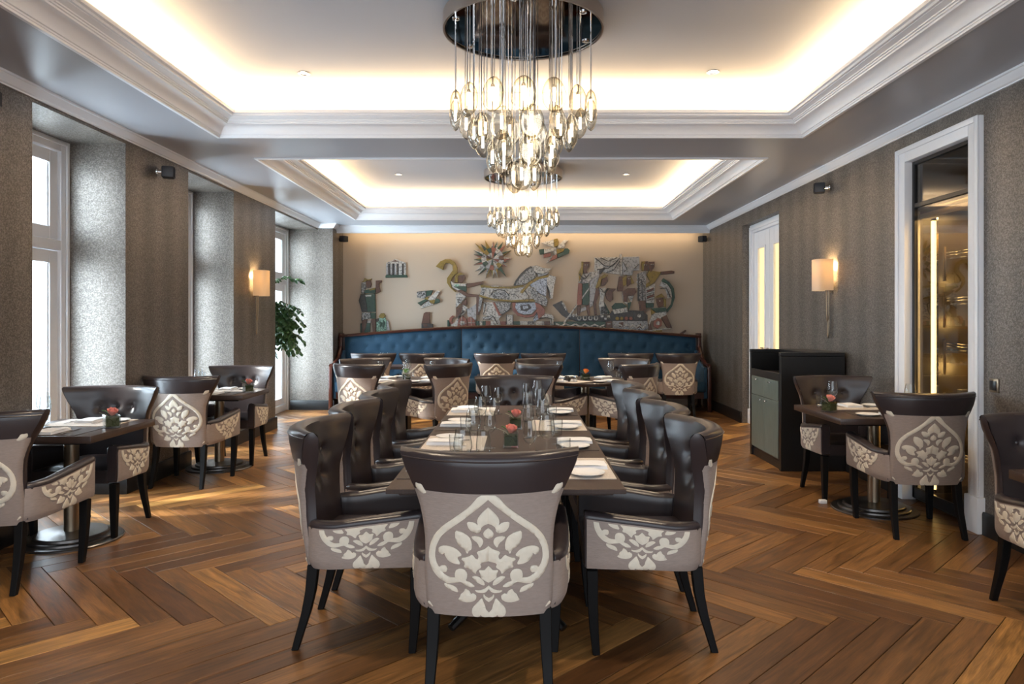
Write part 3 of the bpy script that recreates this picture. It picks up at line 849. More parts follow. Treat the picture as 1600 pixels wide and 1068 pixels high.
def fork_mesh():
    pl = [(-.0045, 0), (.0045, 0), (.0065, .04), (.003, .09), (.003, .125), (.010, .14), (.0115, .155), (.0115, .195), (.009, .195), (.0085, .16), (.0055, .16), (.005, .195), (.0015, .195), (.001, .16), (-.001, .16), (-.0015, .195), (-.005, .195), (-.0055, .16), (-.0085, .16), (-.009, .195), (-.0115, .195), (-.0115, .155), (-.010, .14), (-.003, .125), (-.003, .09), (-.0065, .04)]
    mb = MB(); mb.prism(pl, lambda x, y: (x, y-.1, .001), lambda x, y: (x, y-.1, .004)); return mb.mesh('fork', ang=30)
KN, FO = knife_mesh(), fork_mesh(); KN.materials.append(CHROME); FO.materials.append(CHROME)

def setting(ox, oy, deg, where, dark, parts, grp, k=1.0):
    """a guest at the table edge facing local +y; ox, oy = mid of the mat"""
    r = math.radians(deg)
    def put(name, me, lx, ly, z, rz, lab, cat):
        x = ox+math.cos(r)*lx-math.sin(r)*ly; y = oy+math.sin(r)*lx+math.cos(r)*ly
        return single(name, me, (x, y, TT+z), r+rz, lab+' '+where, cat, grp[cat])
    zt = .0032
    if 'm' in parts: put('placemat', MTD if dark else MTL, 0, 0, .0002, 0, ('dark' if dark else 'pale')+' woven placemat', 'placemat')
    if 'n' in parts: put('napkin', NAP, .02, -.055, zt, 0, 'folded white linen napkin', 'napkin')
    if 'p' in parts: put('bread_plate', PLATE, -.155, -.045, zt, 0, 'small white bread plate', 'plate')
    if 'k' in parts: put('table_knife', KN, .125, -.03, zt, 0, 'silver table knife', 'knife')
    if 'f' in parts: put('table_fork', FO, -.065, -.02, zt, 0, 'silver table fork', 'fork')
    if 'w' in parts: put('wine_glass', WG, .235, .115, .0005, 0, 'large stemmed wine glass', 'glass')
    if 'v' in parts: put('small_wine_glass', WG2, .165, .200, .0005, .3, 'smaller stemmed wine glass', 'glass')
    if 't' in parts: put('water_tumbler', TU, .285, .030, .0005, 0, 'clear water tumbler', 'glass')
GRP = {c: '%s on the long table' % n for c, n in (('placemat', 'placemats'), ('napkin', 'napkins'), ('plate', 'bread plates'), ('knife', 'knives'), ('fork', 'forks'), ('glass', 'glasses'))}
def grp(where): return {c: '%s on %s' % (n, where) for c, n in (('placemat', 'placemats'), ('napkin', 'napkins'), ('plate', 'bread plates'), ('knife', 'knives'), ('fork', 'forks'), ('glass', 'glasses'))}
for i, y in enumerate((3.31, 3.99, 4.67, 5.38)):
    setting(-.362, y, -90, 'at the %s place on the window side of long table' % ORD[i], i % 2 == 0, 'mnpkfwvt', GRP)
    setting(.246, y, 90, 'at the %s place on the door side of long table' % ORD[i], i % 2 == 1, 'mnpkfwvt', GRP)
# small tables (two places each, facing each other)
def duo(x, ya, yb, nm, pa, pb):
    g = grp(nm)
    setting(x, ya, 0, 'at near place of '+nm, True, pa, g); setting(x, yb, 180, 'at far place of '+nm, False, pb, g)
duo(-2.87, 4.41, 4.78, 'the nearer window-side table', 'mnpkf', 'mnpkfwvt')
duo(-2.87, 6.715, 7.035, 'the second window-side table', 'mnpkf', 'mnpkfwvt')
duo(2.64, 5.17, 5.64, 'the table before the wine cabinet', 'mnpkfwt', 'mnpkfwt')
setting(2.66, 3.09, 180, 'at the cropped table by wall switch', False, 'mnp', grp('the cropped table'))
for j, (cx, cy) in enumerate(RT):
    nm = 'the %s round table' % ('window-side' if j == 0 else 'door-side'); g = grp(nm)
    for k, (a, wh) in enumerate(((225, 'near window-facing'), (315, 'near door-facing'), (45, 'far door-facing'), (135, 'far window-facing'))):
        ra = math.radians(a)
        setting(cx+.30*math.cos(ra), cy+.30*math.sin(ra), a+90, 'at %s place of %s' % (wh, nm), k == 2, ('m' if k in (0, 2) else '')+('npwt' if (j == 0 or k in (1, 3)) else 'n'), g, 1)
for i, (cx, cy) in enumerate(BT):
    for sx, wd in ((-1, 'window'), (1, 'door')):
        x = cx+sx*.33
        for q, nm in ((-.055, 'inner' if sx > 0 else 'outer'), (.055, 'outer' if sx > 0 else 'inner')):
            single('small_wine_glass', WG2, (x+q+.02, cy+.02, TT), 0, 'stemmed glass, %s one at the %s end of the %s banquette table' % (nm, wd, ORD[i]), 'glass', 'glasses on the banquette tables')

# ------------------------------------------------------------------ flower cubes
MOSS = P('dark_moss', (0.035, 0.050, 0.012), 0.9, var=0.6, vscale=90, bump=1.0, bscale=120)
ROSE = P('coral_rose_petal', (0.92, 0.36, 0.29), 0.5, var=0.18, vscale=40)
LEAFM = P('rose_leaf', (0.045, 0.13, 0.03), 0.45)
STEMM = P('pale_twig', (0.35, 0.36, 0.25), 0.6)
def petal(R, H, a, spread, tilt):
    def fn(s, t):
        ang = a+(s-.5)*spread; rr = R*(.25+.75*math.sin(min(1.0, t*1.15)*PI/2))+tilt*t*t
        return (rr*math.cos(ang), rr*math.sin(ang), H*t*(1-.18*(2*s-1)**2))
    return fn
def flower_mesh():
    mb = MB()
    for (R, H, n, sp, ti) in ((.007, .030, 3, 2.4, 0), (.012, .030, 4, 2.0, .001), (.017, .028, 5, 1.7, .004), (.021, .024, 5, 1.6, .009)):
        for i in range(n): mb.grid(petal(R, H, i*2*PI/n+R*200, sp, ti), 6, 5)
    return mb.mesh('rose', ang=80)
def leaf_mesh(L=.045, W=.024):
    def fn(s, t): return ((2*s-1)*W/2*math.sin(PI*min(1, .06+t*.94))**.8, t*L, .010*math.sin(t*2.2)+.006*(2*s-1)**2)
    return MB().grid(fn, 4, 7).mesh('leaf', ang=80)
def make_flower():
    t = empty('flower_cube_vase')
    w_ = .041; i_ = .036; h = .080
    mb = MB()
    mb.add([(-w_, -w_, 0), (w_, -w_, 0), (w_, w_, 0), (-w_, w_, 0), (-w_, -w_, h), (w_, -w_, h), (w_, w_, h), (-w_, w_, h), (-i_, -i_, h), (i_, -i_, h), (i_, i_, h), (-i_, i_, h), (-i_, -i_, .010), (i_, -i_, .010), (i_, i_, .010), (-i_, i_, .010)],
           [(0, 3, 2, 1), (0, 1, 5, 4), (1, 2, 6, 5), (2, 3, 7, 6), (3, 0, 4, 7), (4, 5, 9, 8), (5, 6, 10, 9), (6, 7, 11, 10), (7, 4, 8, 11), (9, 8, 12, 13), (10, 9, 13, 14), (11, 10, 14, 15), (8, 11, 15, 12), (12, 15, 14, 13)])
    mb.build('glass_cube', VASEG, t, smooth=False)
    mb = MB(); rr = random.Random(3)
    mb.box(-.0345, .0345, -.0345, .0345, .012, .060)
    mb.grid(lambda s, q: (-.0345+.069*s, -.0345+.069*q, .060+.008*rr.random()), 8, 8)
    mb.build('moss', MOSS, t, ang=30)
    f = link('rose', flower_mesh(), ROSE, t); f.location = (0, 0, .074); f.rotation_euler = (.30, .12, 0); f.scale = (1.05, 1.05, 1.65)
    lm = leaf_mesh()
    for (x, y, rz, rx) in ((.012, .010, -.9, .5), (-.014, .004, 1.3, .4)):
        l_ = link('leaf', lm, [] if lm.materials else LEAFM, t); l_.location = (x, y, .080); l_.rotation_euler = (rx, 0, rz)
    MB().tube([(-.01, 0, .062), (-.03, .01, .082), (-.065, .015, .096)], [.0016, .0014, .0008], 5).build('twig', STEMM, t)
    return t
fl0 = make_flower(); fu = [False]
ORANGE = P('orange_petal', (0.85, 0.30, 0.06), 0.5, var=0.2, vscale=40); SPRIG = P('green_sprig', (0.10, 0.26, 0.04), 0.5, var=0.3, vscale=40)
def flower(x, y, rz, label, sc=1.0, bloom=None):
    o = fl0 if not fu[0] else copy_tree(fl0); fu[0] = True
    o.location = (x, y, TT+.0005); o.rotation_euler = (0, 0, rz); o.scale = (sc, sc, sc)
    if bloom:
        for ch in o.children:
            if ch.name.startswith('rose'):
                ch.material_slots[0].link = 'OBJECT'; ch.material_slots[0].material = bloom
                ch.name = 'flower' if bloom is ORANGE else 'sprig'
    return tag(o, label, 'vase', 'cube vases with flowers')
flower(-.052, 3.87, .05, 'glass cube vase with full coral rose, nearer one on long table')
flower(-.030, 4.52, .0, 'glass cube vase with coral rose, farther one on the long table')
flower(-2.60, 4.56, .70, 'glass cube vase with pink rosebud on the nearer window-side table', 1.05)
flower(-2.59, 6.82, .70, 'glass cube vase with pink rosebud on the second window-side table', 1.05)
flower(2.31, 5.36, .50, 'glass cube vase with pink rosebud on the table before the wine cabinet', 1.05)
flower(.74, 8.16, .30, 'glass cube vase with orange flower on the door-side round table', 1.1, ORANGE)
flower(-1.31, 8.22, .30, 'glass cube vase with green sprig on the window-side round table', 1.1, SPRIG)
# condiments on the door-side round table
POT = P('black_ceramic', (0.015, 0.015, 0.016), 0.25)
for (x, y, lab) in ((.52, 7.98, 'squat black condiment pot on the door-side round table'), (-1.72, 8.12, 'squat black condiment pot on the window-side round table')):
    o = MB().lathe([(0, 0), (.030, 0), (.040, .018), (.042, .034), (.034, .052), (.024, .058), (.026, .066), (.020, .066), (.016, .058), (0, .056)], 24, cap=False).build('condiment_pot', POT)
    o.location = (x, y, TT); tag(o, lab, 'pot', 'black condiment pots')
sh = empty('salt_shaker', (.61, 7.95, TT), 0, 'small glass salt shaker beside black pot on round table', 'shaker')
MB().lathe([(0, 0), (.020, 0), (.022, .005), (.020, .050), (.016, .056)], 20, cap=False).build('jar', VASEG, sh)
MB().lathe([(.015, .006), (.0175, .01), (.0165, .036), (0, .037)], 16).build('salt', LINEN, sh)
MB().lathe([(.018, .054), (.018, .070), (.014, .076), (0, .077)], 20).build('lid', CHROME, sh)

# ================================================================== chandeliers
TUBE = emis('lamp_tube_glow', (1.0, 0.93, 0.82), 10.0)
EGG_H, EGG_W, EGG_T = .100, .074, .038
def egg_mesh():
    # lens-shaped egg: two facing shells; local y = thickness
    mb = MB(); n, m = 28, 8
    for sg in (1, -1):
        def fn(s, t, sg=sg):
            a = 2*PI*s; r = t
            z = EGG_H*r*math.sin(a); x = EGG_W*r*math.cos(a)*(1-.10*math.sin(a))
            return (x, sg*EGG_T*max(0, 1-r*r)**.62, z)
        mb.grid(fn, n, m, flip=sg > 0)
    return mb.mesh('glass_drop', ang=60, fix=False)
def make_chandelier(cx, cy, label, seed, dz=0.0, k=1.0):
    rnd = random.Random(seed)
    t = empty('chandelier', (cx, cy, 3.18), 0, label, 'chandelier', 'drop chandeliers')
    R = .493*k
    mb = MB(); mb.lathe([(R-.012, .006), (R-.012, 0), (R, 0), (R, .092), (R-.02, .105), (0, .105)], 96, cap=False); mb.build('canopy', STEEL, t, ang=30)
    mb = MB(); mb.lathe([(0, .012), (R-.012, .012)], 96, cap=False); mb.build('mirror_plate', MIRROR, t)
    for i in range(6):
        a = 2*PI*i/6+.4; q = R*.88
        MB().lathe([(.022, .012), (.022, .006), (.016, .004), (0, .004)], 16, q*math.cos(a), q*math.sin(a)).build('ceiling_stud', CHROME, t)
    em = egg_mesh()
    tube = MB().lathe([(.0001, -.036), (.0075, -.036), (.0085, -.033), (.0085, .036), (.0001, .037)], 12).mesh('lamp_tube')
    rings = ((.425, -.505, 15, .0), (.305, -.630, 11, .15), (.190, -.770, 7, .25), (.075, -.880, 3, -.15))
    for (r, z, n, a0) in rings:
        r *= k
        for i in range(n):
            a = -PI/2+a0+2*PI*i/n
            zz = z+dz+rnd.uniform(-.012, .012)
            yaw = a+PI/2+rnd.uniform(-.22, .22)
            x, y = r*math.cos(a), r*math.sin(a)
            e = link('glass_drop', em, [] if em.materials else AMBER, t)
            e.location = (x, y, zz); e.rotation_euler = (0, 0, yaw)
            l_ = link('lamp_tube', tube, [] if tube.materials else TUBE, e)
            mb = MB()
            for s in (-.011, .011): mb.tube([(s, 0, EGG_H*.93), (s, 0, -zz+.012)], .003, 6, cap=False)
            mb.lathe([(.012, .037), (.012, .052), (.004, .058), (.004, EGG_H)], 10)
            mb.build('suspension_rod', CHROME, e)
    return t
make_chandelier(.018, 4.42, 'large mirrored drop chandelier hanging over the long table', 4)
make_chandelier(.036, 8.98, 'farther drop chandelier hanging before the ceramic mural', 9)

# ================================================================== sconces, speakers, spotlights
SHADE = bpy.data.materials.new('linen_shade'); SHADE.use_nodes = True
_n, _l = SHADE.node_tree.nodes, SHADE.node_tree.links; _n.clear()
_o = _n.new('ShaderNodeOutputMaterial'); _d = _n.new('ShaderNodeBsdfDiffuse'); _t = _n.new('ShaderNodeBsdfTranslucent'); _m = _n.new('ShaderNodeMixShader')
_d.inputs[0].default_value = (.80, .74, .66, 1); _t.inputs[0].default_value = (.85, .72, .52, 1); _m.inputs[0].default_value = .45
_l.new(_d.outputs[0], _m.inputs[1]); _l.new(_t.outputs[0], _m.inputs[2]); _l.new(_m.outputs[0], _o.inputs[0])
def sconce(loc, rz, label):
    """local: wall plane x=0, lamp stands out along +x"""
    t = empty('wall_sconce', loc, rz, label, 'wall lamp', 'wall sconces')
    # box-like shade with rounded corners, open to top, bottom and along the wall
    half = [(.022, -.100), (.05, -.100), (.10, -.100), (.135, -.097), (.155, -.085), (.166, -.062), (.170, -.03), (.171, 0)]
    pl = half+[(x, -y) for x, y in reversed(half[:-1])]
    inn = [(x-.003, y*.965) for x, y in pl]
    mb = MB(); n = len(pl)
    for p_, fl in ((pl, False), (inn, True)):
        vs = [(x, y, z) for z in (0, .305) for x, y in p_]
        mb.add(vs, [((i, i+1, n+i+1, n+i) if not fl else (n+i, n+i+1, i+1, i)) for i in range(n-1)])
    mb.build('lamp_shade', SHADE, t, ang=60)
    MB().lathe([(.0, .08), (.016, .08), (.024, .13), (.018, .17), (0, .175)], 14, .055, 0).build('bulb', emis('sconce_bulb', (1, .66, .30), 8.0) if 'sconce_bulb' not in MATS else MATS['sconce_bulb'], t)
    bx('backplate', BRONZE, 0, .012, -.035, .035, -.02, .20, t, bevel=.003)
    mb = MB()
    def loop(w0, z0, z1, x, w1):
        pts = [(x, -w0, z0), (x, -w0, z0-.1*(z0-z1)), (x, -w1, z1+.06), (x, -w1*.8, z1+.02), (x, 0, z1), (x, w1*.8, z1+.02), (x, w1, z1+.06), (x, w0, z0-.1*(z0-z1)), (x, w0, z0)]
        mb.tube(pts, .0062, 6)
    loop(.030, .02, -.30, .035, .022); loop(.017, -.28, -.46, .030, .014)
    mb.tube([(.012, 0, .05), (.07, 0, .05), (.07, 0, .09)], .006, 6)
    mb.build('looped_rod', BRONZE, t)
    d = bpy.data.lights.new('sconce_lamp', 'POINT'); d.energy = 5; d.color = (1, .66, .32); d.shadow_soft_size = .03
    lo = bpy.data.objects.new('sconce_lamp', d); COL.objects.link(lo); lo.parent = t; lo.location = (.07, 0, .245)
sconce((XR, 7.02, 1.695), PI, 'linen-shaded brass wall lamp above the black service cabinet')
sconce((XL, 8.62, 1.70), 0, 'linen-shaded brass wall lamp on the pier between windows')
SPK = P('speaker_grey', (0.035, 0.035, 0.040), 0.45)
def speaker(loc, rz, label):
    t = empty('wall_speaker', loc, rz, label, 'speaker', 'small wall speakers')
    MB().lathe([(.028, 0), (.028, .008), (.012, .012), (.010, .05), (0, .05)], 16).build('mount', CHROME, t).rotation_euler = (0, PI/2, 0)
    MB().box(.045, .145, -.055, .055, -.05, .05).build('body', SPK, t, bevel=.012)
    MB().box(.1455, .149, -.047, .047, -.042, .042).build('grille', P('speaker_cloth', (0.02, 0.02, 0.022), 0.8), t, bevel=.001, seg=1)
speaker((XL, 6.30, 2.71), .35, 'small dark wall speaker high on the second window pier')
speaker((XL, 4.16, 2.71), .35, 'small dark wall speaker high on first pier, cut by frame edge')
speaker((XR, 7.05, 2.71), PI-.35, 'small dark wall speaker high above the sconce and service cabinet')
speaker((-2.955, 11.70, 2.73), -.5, 'small dark speaker beside the mural at its window end')
speaker((XR, 11.70, 2.73), PI+.5, 'small dark speaker beside the mural at its door end')
LENS = emis('spot_lens', (1.0, .93, .82), 3.0)
def spot(x, y, label, power=22, see=True):
    t = empty('recessed_spotlight', (x, y, ZC), 0, label, 'spotlight', 'recessed ceiling spotlights')
    MB().lathe([(.030, .0), (.046, -.002), (.048, -.006), (.034, -.007), (.030, .0)], 28, cap=False).build('trim_ring', CHROME, t)
    MB().lathe([(0, -.003), (.030, -.002)], 20, cap=False).build('lens', LENS, t)
    d = bpy.data.lights.new('spot_lamp', 'SPOT'); d.energy = power; d.color = NEUT; d.spot_size = math.radians(100); d.spot_blend = .8; d.shadow_soft_size = .05
    lo = bpy.data.objects.new('spot_lamp', d); COL.objects.link(lo); lo.parent = t; lo.location = (0, 0, -.02)
SP = 90
def at_ceiling(px, py): 
    Y = (ZC-CAMZ)*FOC/(501-py); return (px-813)*Y/FOC, Y
spot(-1.66, 5.50, 'recessed ceiling spotlight at the window side of nearer ceiling tray', SP)
spot(1.47, 5.47, 'recessed ceiling spotlight at the door side of nearer ceiling tray', SP)
spot(-1.57, 8.15, 'recessed spotlight at the window side of farther ceiling tray, front one', SP)
spot(-1.58, 9.28, 'recessed spotlight at the window side of farther ceiling tray, rear one', SP)
spot(1.36, 8.15, 'recessed spotlight at the door side of farther ceiling tray, front one', SP)
spot(1.37, 9.28, 'recessed spotlight at the door side of farther ceiling tray, rear one', SP)
for x in (-1.6, 1.45):
    spot(x, 2.9, 'recessed ceiling spotlight overhead %s' % ('toward the windows' if x < 0 else 'toward the doors'), SP)
# ================================================================== banquette
bq = empty('banquette', (0.055, 11.55, 0), 0, 'long teal buttoned banquette with arched mahogany back under the mural', 'banquette')
BX0, BX1 = -2.94, 2.93
def arch(x):        # world height of the back's top rail
    t = (x+.05)/2.93; return 1.165+.165*max(0, math.cos(max(-1, min(1, t))*PI/2))**1.0 if abs(t) < 1 else 1.165
ox = .055; oy = 11.55
seams = [-2.86, -.955, .965, 2.86]
for i in range(3):
    a, b = seams[i], seams[i+1]; mb = MB(); nu = 66; nv = 22
    tuft = []
    for r_, z in enumerate((.62, .80, .98, 1.14)):
        n = int((b-a)/.235); 
        for q in range(n+1):
            x = a+.12+q*.235+(.1175 if r_ % 2 else 0)
            if x < b-.06 and z < arch(x)-.07: tuft.append((x, z))
    def fn(s, t):
        x = a+.006+(b-a-.012)*s; z = .46+(arch(x)-.035-.46)*t
        e = 1-(2*s-1)**10; y = 11.66-.045*e*(1-max(0, 2*t-1)**8)
        for (tx, tz) in tuft:
            d2 = (x-tx)**2+(z-tz)**2
            if d2 < .02: y += .022*math.exp(-d2/(2*.022**2))+.008*math.exp(-d2/(2*.05**2))
        return (x-ox, y-oy, z)
    mb.grid(fn, nu, nv)
    mb.build('back_panel', BLUEV, bq, ang=80)
    me = MB().lathe([(.010, 0), (.008, .004), (0, .006)], 8).mesh('button'); me.materials.append(BLUEV)
    for (tx, tz) in tuft:
        if tz < .9: continue
        o = bpy.data.objects.new('button', me); COL.objects.link(o); o.parent = bq
        o.location = (tx-ox, 11.640-oy, tz); o.rotation_euler = (PI/2, 0, 0)
# rail, frame ends, seat
mb = MB(); n = 60; rings = []
for i in range(n+1):
    x = BX0+(BX1-BX0)*i/n; z = arch(x)
    rings.append([(x-ox, 11.60-oy, z-.040), (x-ox, 11.595-oy, z-.008), (x-ox, 11.61-oy, z+.004), (x-ox, 11.76-oy, z+.004), (x-ox, 11.77-oy, z-.040)])
L = 5; mb.add([p for r in rings for p in r], [(i*L+k, i*L+(k+1) % L, (i+1)*L+(k+1) % L, (i+1)*L+k) for i in range(n) for k in range(L)]+[tuple(range(L)), tuple(range(n*L, n*L+L))])
mb.build('top_rail', MAHOG, bq, ang=30)
mb = MB()
xs = [BX0+.05+(BX1-BX0-.1)*i/40 for i in range(41)]
mb.add([(x-ox, y-oy, z) for x in xs for (y, z) in ((11.70, .2), (11.70, arch(x)-.03), (11.77, arch(x)-.03), (11.77, .2))], [(i*4+k, i*4+(k+1) % 4, i*4+4+(k+1) % 4, i*4+4+k) for i in range(40) for k in range(4)])
mb.build('back_frame', MAHOG, bq, ang=30)
for x0 in (BX0, BX1-.055):
    mb = MB()
    mb.box(x0-ox, x0+.055-ox, 11.60-oy, 11.77-oy, 0, 1.20); mb.build('end_post', MAHOG, bq, bevel=.008)
    mb = MB(); mb.box(x0-ox, x0+.055-ox, 10.98-oy, 11.04-oy, 0, .70); mb.build('front_leg', MAHOG, bq, bevel=.008)
    mb = MB(); mb.tube([(x0+.03-ox, 11.01-oy, .71), (x0+.03-ox, 11.2-oy, .72), (x0+.03-ox, 11.45-oy, .80), (x0+.03-ox, 11.63-oy, .98)], .034, 10); mb.build('armrest', MAHOG, bq)
    xi = x0+.055 if x0 < 0 else x0-.05
    mb = MB(); mb.add([(q-ox, y-oy, z) for q in (xi, xi+.05) for (y, z) in ((11.02, .2), (11.64, .2), (11.64, .93), (11.45, .76), (11.2, .69), (11.02, .68))],
           [(0, 1, 2, 3, 4, 5), (11, 10, 9, 8, 7, 6)]+[(k, (k+1) % 6, 6+(k+1) % 6, 6+k) for k in range(6)]); mb.build('side_panel', BLUEV, bq, bevel=.01, fix=True)
for i in range(3):
    a, b = seams[i]+.004, seams[i+1]-.004
    MB().box(a-ox, b-ox, 11.00-oy, 11.62-oy, .30, .47).build('seat_cushion', BLUEV, bq, bevel=.035, seg=3)
mb = MB().box(-2.86-ox, 2.86-ox, 11.03-oy, 11.6-oy, .20, .30); mb.build('seat_rail', MAHOG, bq)

# ================================================================== ceramic mural reliefs
SC = YB/FOC*.997
def glaze(n, col, dark, am, sc=45): return speckle(n, col, dark, am, sc)
GZ = {
 'w': glaze('white_glaze', (0.48, 0.46, 0.43), (0.06, 0.055, 0.05), .47, 38), 'k': glaze('black_white_glaze', (0.40, 0.39, 0.38), (0.02, 0.02, 0.02), .52, 40),
 'd': glaze('dark_glaze', (0.045, 0.040, 0.038), (0.012, 0.012, 0.012), .45, 25), 'g': glaze('green_glaze', (0.022, 0.055, 0.036), (0.008, 0.016, 0.013), .42, 25),
 'o': glaze('ochre_glaze', (0.21, 0.14, 0.022), (0.07, 0.045, 0.01), .42, 25), 'b': glaze('brown_clay', (0.10, 0.045, 0.028), (0.03, 0.015, 0.01), .42, 25),
 'r': glaze('red_clay', (0.22, 0.075, 0.05), (0.08, 0.028, 0.02), .40, 25), 'm': glaze('mint_glaze', (0.30, 0.48, 0.38), (0.04, 0.08, 0.06), .50, 40),
 'y': glaze('grey_glaze', (0.33, 0.33, 0.34), (0.10, 0.10, 0.10), .45, 30), 's': glaze('blue_white_glaze', (0.42, 0.46, 0.54), (0.05, 0.055, 0.075), .49, 42),
}
CR = {1: (530, 340, 5.3333), 2: (680, 380, 7.63), 3: (860, 380, 7.118), 4: (550, 395, 8.213), 5: (730, 365, 9.41)}
def relief(name, label, crop, pieces, cat='relief'):
    x0, y0, s = CR[crop]
    allp = [((x0+x/s-813)*SC, CAMZ-(y0+y/s-501)*SC) for _, pl in pieces for x, y in pl]
    cx = sum(p[0] for p in allp)/len(allp); cz = min(p[1] for p in allp)
    t = empty(name, (cx, YB, cz), 0, label, cat, 'ceramic reliefs of the mural')
    for i, (c, pl) in enumerate(pieces):
        q = [((x0+x/s-813)*SC-cx, CAMZ-(y0+y/s-501)*SC-cz) for x, y in pl]
        ar = sum(q[k][0]*q[(k+1) % len(q)][1]-q[(k+1) % len(q)][0]*q[k][1] for k in range(len(q)))
        if ar < 0: q.reverse()
        d = .030+.0022*(i % 5)+.0011*i*(.25 if len(pieces) > 20 else .6)
        # bevelled slab: outer ring at the wall, slightly smaller face
        n = len(q); mx_ = sum(p[0] for p in q)/n; mz_ = sum(p[1] for p in q)/n
        mb = MB()
        ins = []
        for k in range(n):
            p0, p1, p2 = Vector(q[k-1]), Vector(q[k]), Vector(q[(k+1) % n])
            e0 = (p1-p0); e1 = (p2-p1)
            if e0.length < 1e-6 or e1.length < 1e-6: ins.append(p1); continue
            n0 = Vector((-e0.y, e0.x)).normalized(); n1 = Vector((-e1.y, e1.x)).normalized(); m_ = n0+n1
            if m_.length < 1e-3: ins.append(p1); continue
            m_.normalize(); ins.append(p1+m_*min(.005, .0032/max(.35, m_.dot(n0))))
        vs = [(a, 0, b) for a, b in q]+[(a, -d+.004, b) for a, b in q]+[(p.x, -d, p.y) for p in ins]
        fs = [(k, (k+1) % n, n+(k+1) % n, n+k) for k in range(n)]+[(n+k, n+(k+1) % n, 2*n+(k+1) % n, 2*n+k) for k in range(n)]+[tuple(range(2*n, 3*n))]
        mb.add(vs, fs)
        mb.build('ceramic_tile', GZ[c], t, smooth=False)
    return t
def stroke(pts, w, w2=None):
    """a thin strip along a line"""
    w2 = w if w2 is None else w2; L_, R_ = [], []; n = len(pts)
    for i, (x, y) in enumerate(pts):
        x0, y0 = pts[max(0, i-1)]; x1, y1 = pts[min(n-1, i+1)]; l_ = math.hypot(x1-x0, y1-y0) or 1
        h = (w+(w2-w)*i/max(1, n-1))/2; nx, ny = -(y1-y0)/l_*h, (x1-x0)/l_*h
        L_.append((x+nx, y+ny)); R_.append((x-nx, y-ny))
    return L_+R_[::-1]
R4 = lambda a, b, c, d: [(a, b), (c, b), (c, d), (a, d)]
relief('temple_relief', 'small ceramic temple with columns high on the mural wall', 4,
 [('w', [(437, 125), (560, 75), (692, 125), (692, 285), (437, 285)]), ('b', [(500, 112), (555, 90), (612, 112)]), ('g', [(428, 290), (445, 280), (700, 280), (710, 313), (430, 316)]),
  ('d', R4(468, 135, 490, 280)), ('d', R4(520, 135, 542, 280)), ('d', R4(578, 135, 600, 280)), ('d', R4(640, 135, 662, 280)), ('y', R4(438, 138, 464, 280)), ('y', R4(494, 138, 516, 280)), ('y', R4(548, 138, 572, 280))])
relief('hatted_man_relief', 'ceramic man in an ochre hat raising his forearm, end of the mural', 4,
 [('g', [(105, 905), (128, 900), (232, 900), (230, 1012), (105, 1035)]), ('b', [(130, 850), (192, 850), (180, 950), (150, 1032), (118, 1036)]), ('b', [(245, 845), (303, 845), (303, 1022), (268, 1026)]),
  ('w', [(198, 868), (242, 868), (240, 898), (200, 898)]), ('k', [(125, 380), (172, 368), (182, 430), (165, 480), (160, 525), (118, 525), (120, 450)]), ('b', [(172, 365), (235, 350), (250, 398), (238, 442), (205, 448), (178, 430)]),
  ('o', [(120, 372), (148, 355), (160, 318), (200, 340), (255, 328), (240, 348), (190, 356), (150, 380)]), ('g', [(160, 480), (300, 445), (300, 522), (160, 516)]), ('o', [(215, 468), (300, 446), (300, 468), (230, 485)]),
  ('b', [(305, 355), (380, 350), (380, 374), (350, 385), (352, 440), (370, 492), (310, 525), (302, 450)]), ('d', [(110, 530), (165, 525), (185, 650), (200, 755), (125, 755), (85, 610)]), ('g', [(165, 530), (295, 526), (303, 755), (200, 755), (186, 650)]),
  ('w', [(165, 540), (250, 535), (248, 558), (175, 562)]), ('k', [(125, 762), (235, 765), (240, 840), (165, 852), (120, 870)]), ('g', [(240, 768), (303, 768), (303, 842), (245, 842)])])
relief('bush_relief', 'small mint green ceramic bush beside the hatted man', 4,
 [('m', [(310, 870), (345, 835), (425, 830), (440, 880), (440, 1024), (312, 1026)]), ('o', [(340, 815), (370, 773), (410, 773), (430, 812), (400, 840), (355, 832)]), ('d', [(303, 850), (340, 838), (346, 872), (315, 888)]),
  ('y', [(442, 862), (465, 872), (487, 1010), (444, 1016)]), ('g', [(350, 870), (390, 900), (360, 960)]), ('g', [(400, 850), (430, 900), (395, 990), (385, 930)])])
relief('low_bird_relief', 'green and white ceramic bird in flight, low by the ochre hook', 4,
 [('k', [(830, 498), (945, 482), (952, 550), (930, 585), (832, 570)]), ('g', [(952, 485), (1040, 477), (1010, 540), (955, 555)]), ('o', [(930, 585), (975, 560), (988, 602), (960, 606)]),
  ('w', [(975, 590), (1100, 480), (1132, 492), (1085, 570), (1070, 597), (990, 612)]), ('g', [(838, 640), (945, 590), (968, 606), (880, 674)]), ('w', [(880, 713), (925, 650), (985, 612), (1002, 640), (1050, 658)]),
  ('o', [(990, 609), (1070, 598), (1055, 650), (1006, 634)]), ('g', [(1070, 592), (1100, 582), (1128, 600), (1122, 635), (1057, 656)])])
relief('rock_relief', 'brown ceramic rock shape standing on the banquette rail', 4,
 [('b', [(918, 775), (945, 757), (1000, 757), (1000, 905), (890, 905)]), ('d', [(890, 905), (1000, 905), (1040, 912), (1042, 1000), (890, 1004)]), ('b', [(905, 915), (960, 912), (975, 940), (930, 950)])])
tips = [(110, 135), (200, 145), (258, 88), (383, 105), (450, 98), (530, 115), (562, 165), (645, 245), (657, 365), (585, 415), (594, 485), (580, 640), (458, 655), (380, 656), (272, 655), (160, 605), (118, 552), (90, 456), (103, 378), (95, 305), (95, 240)]
sc_, sun = (375, 370), []
cols = 'odokggrgwrwgowogyrgrgow'
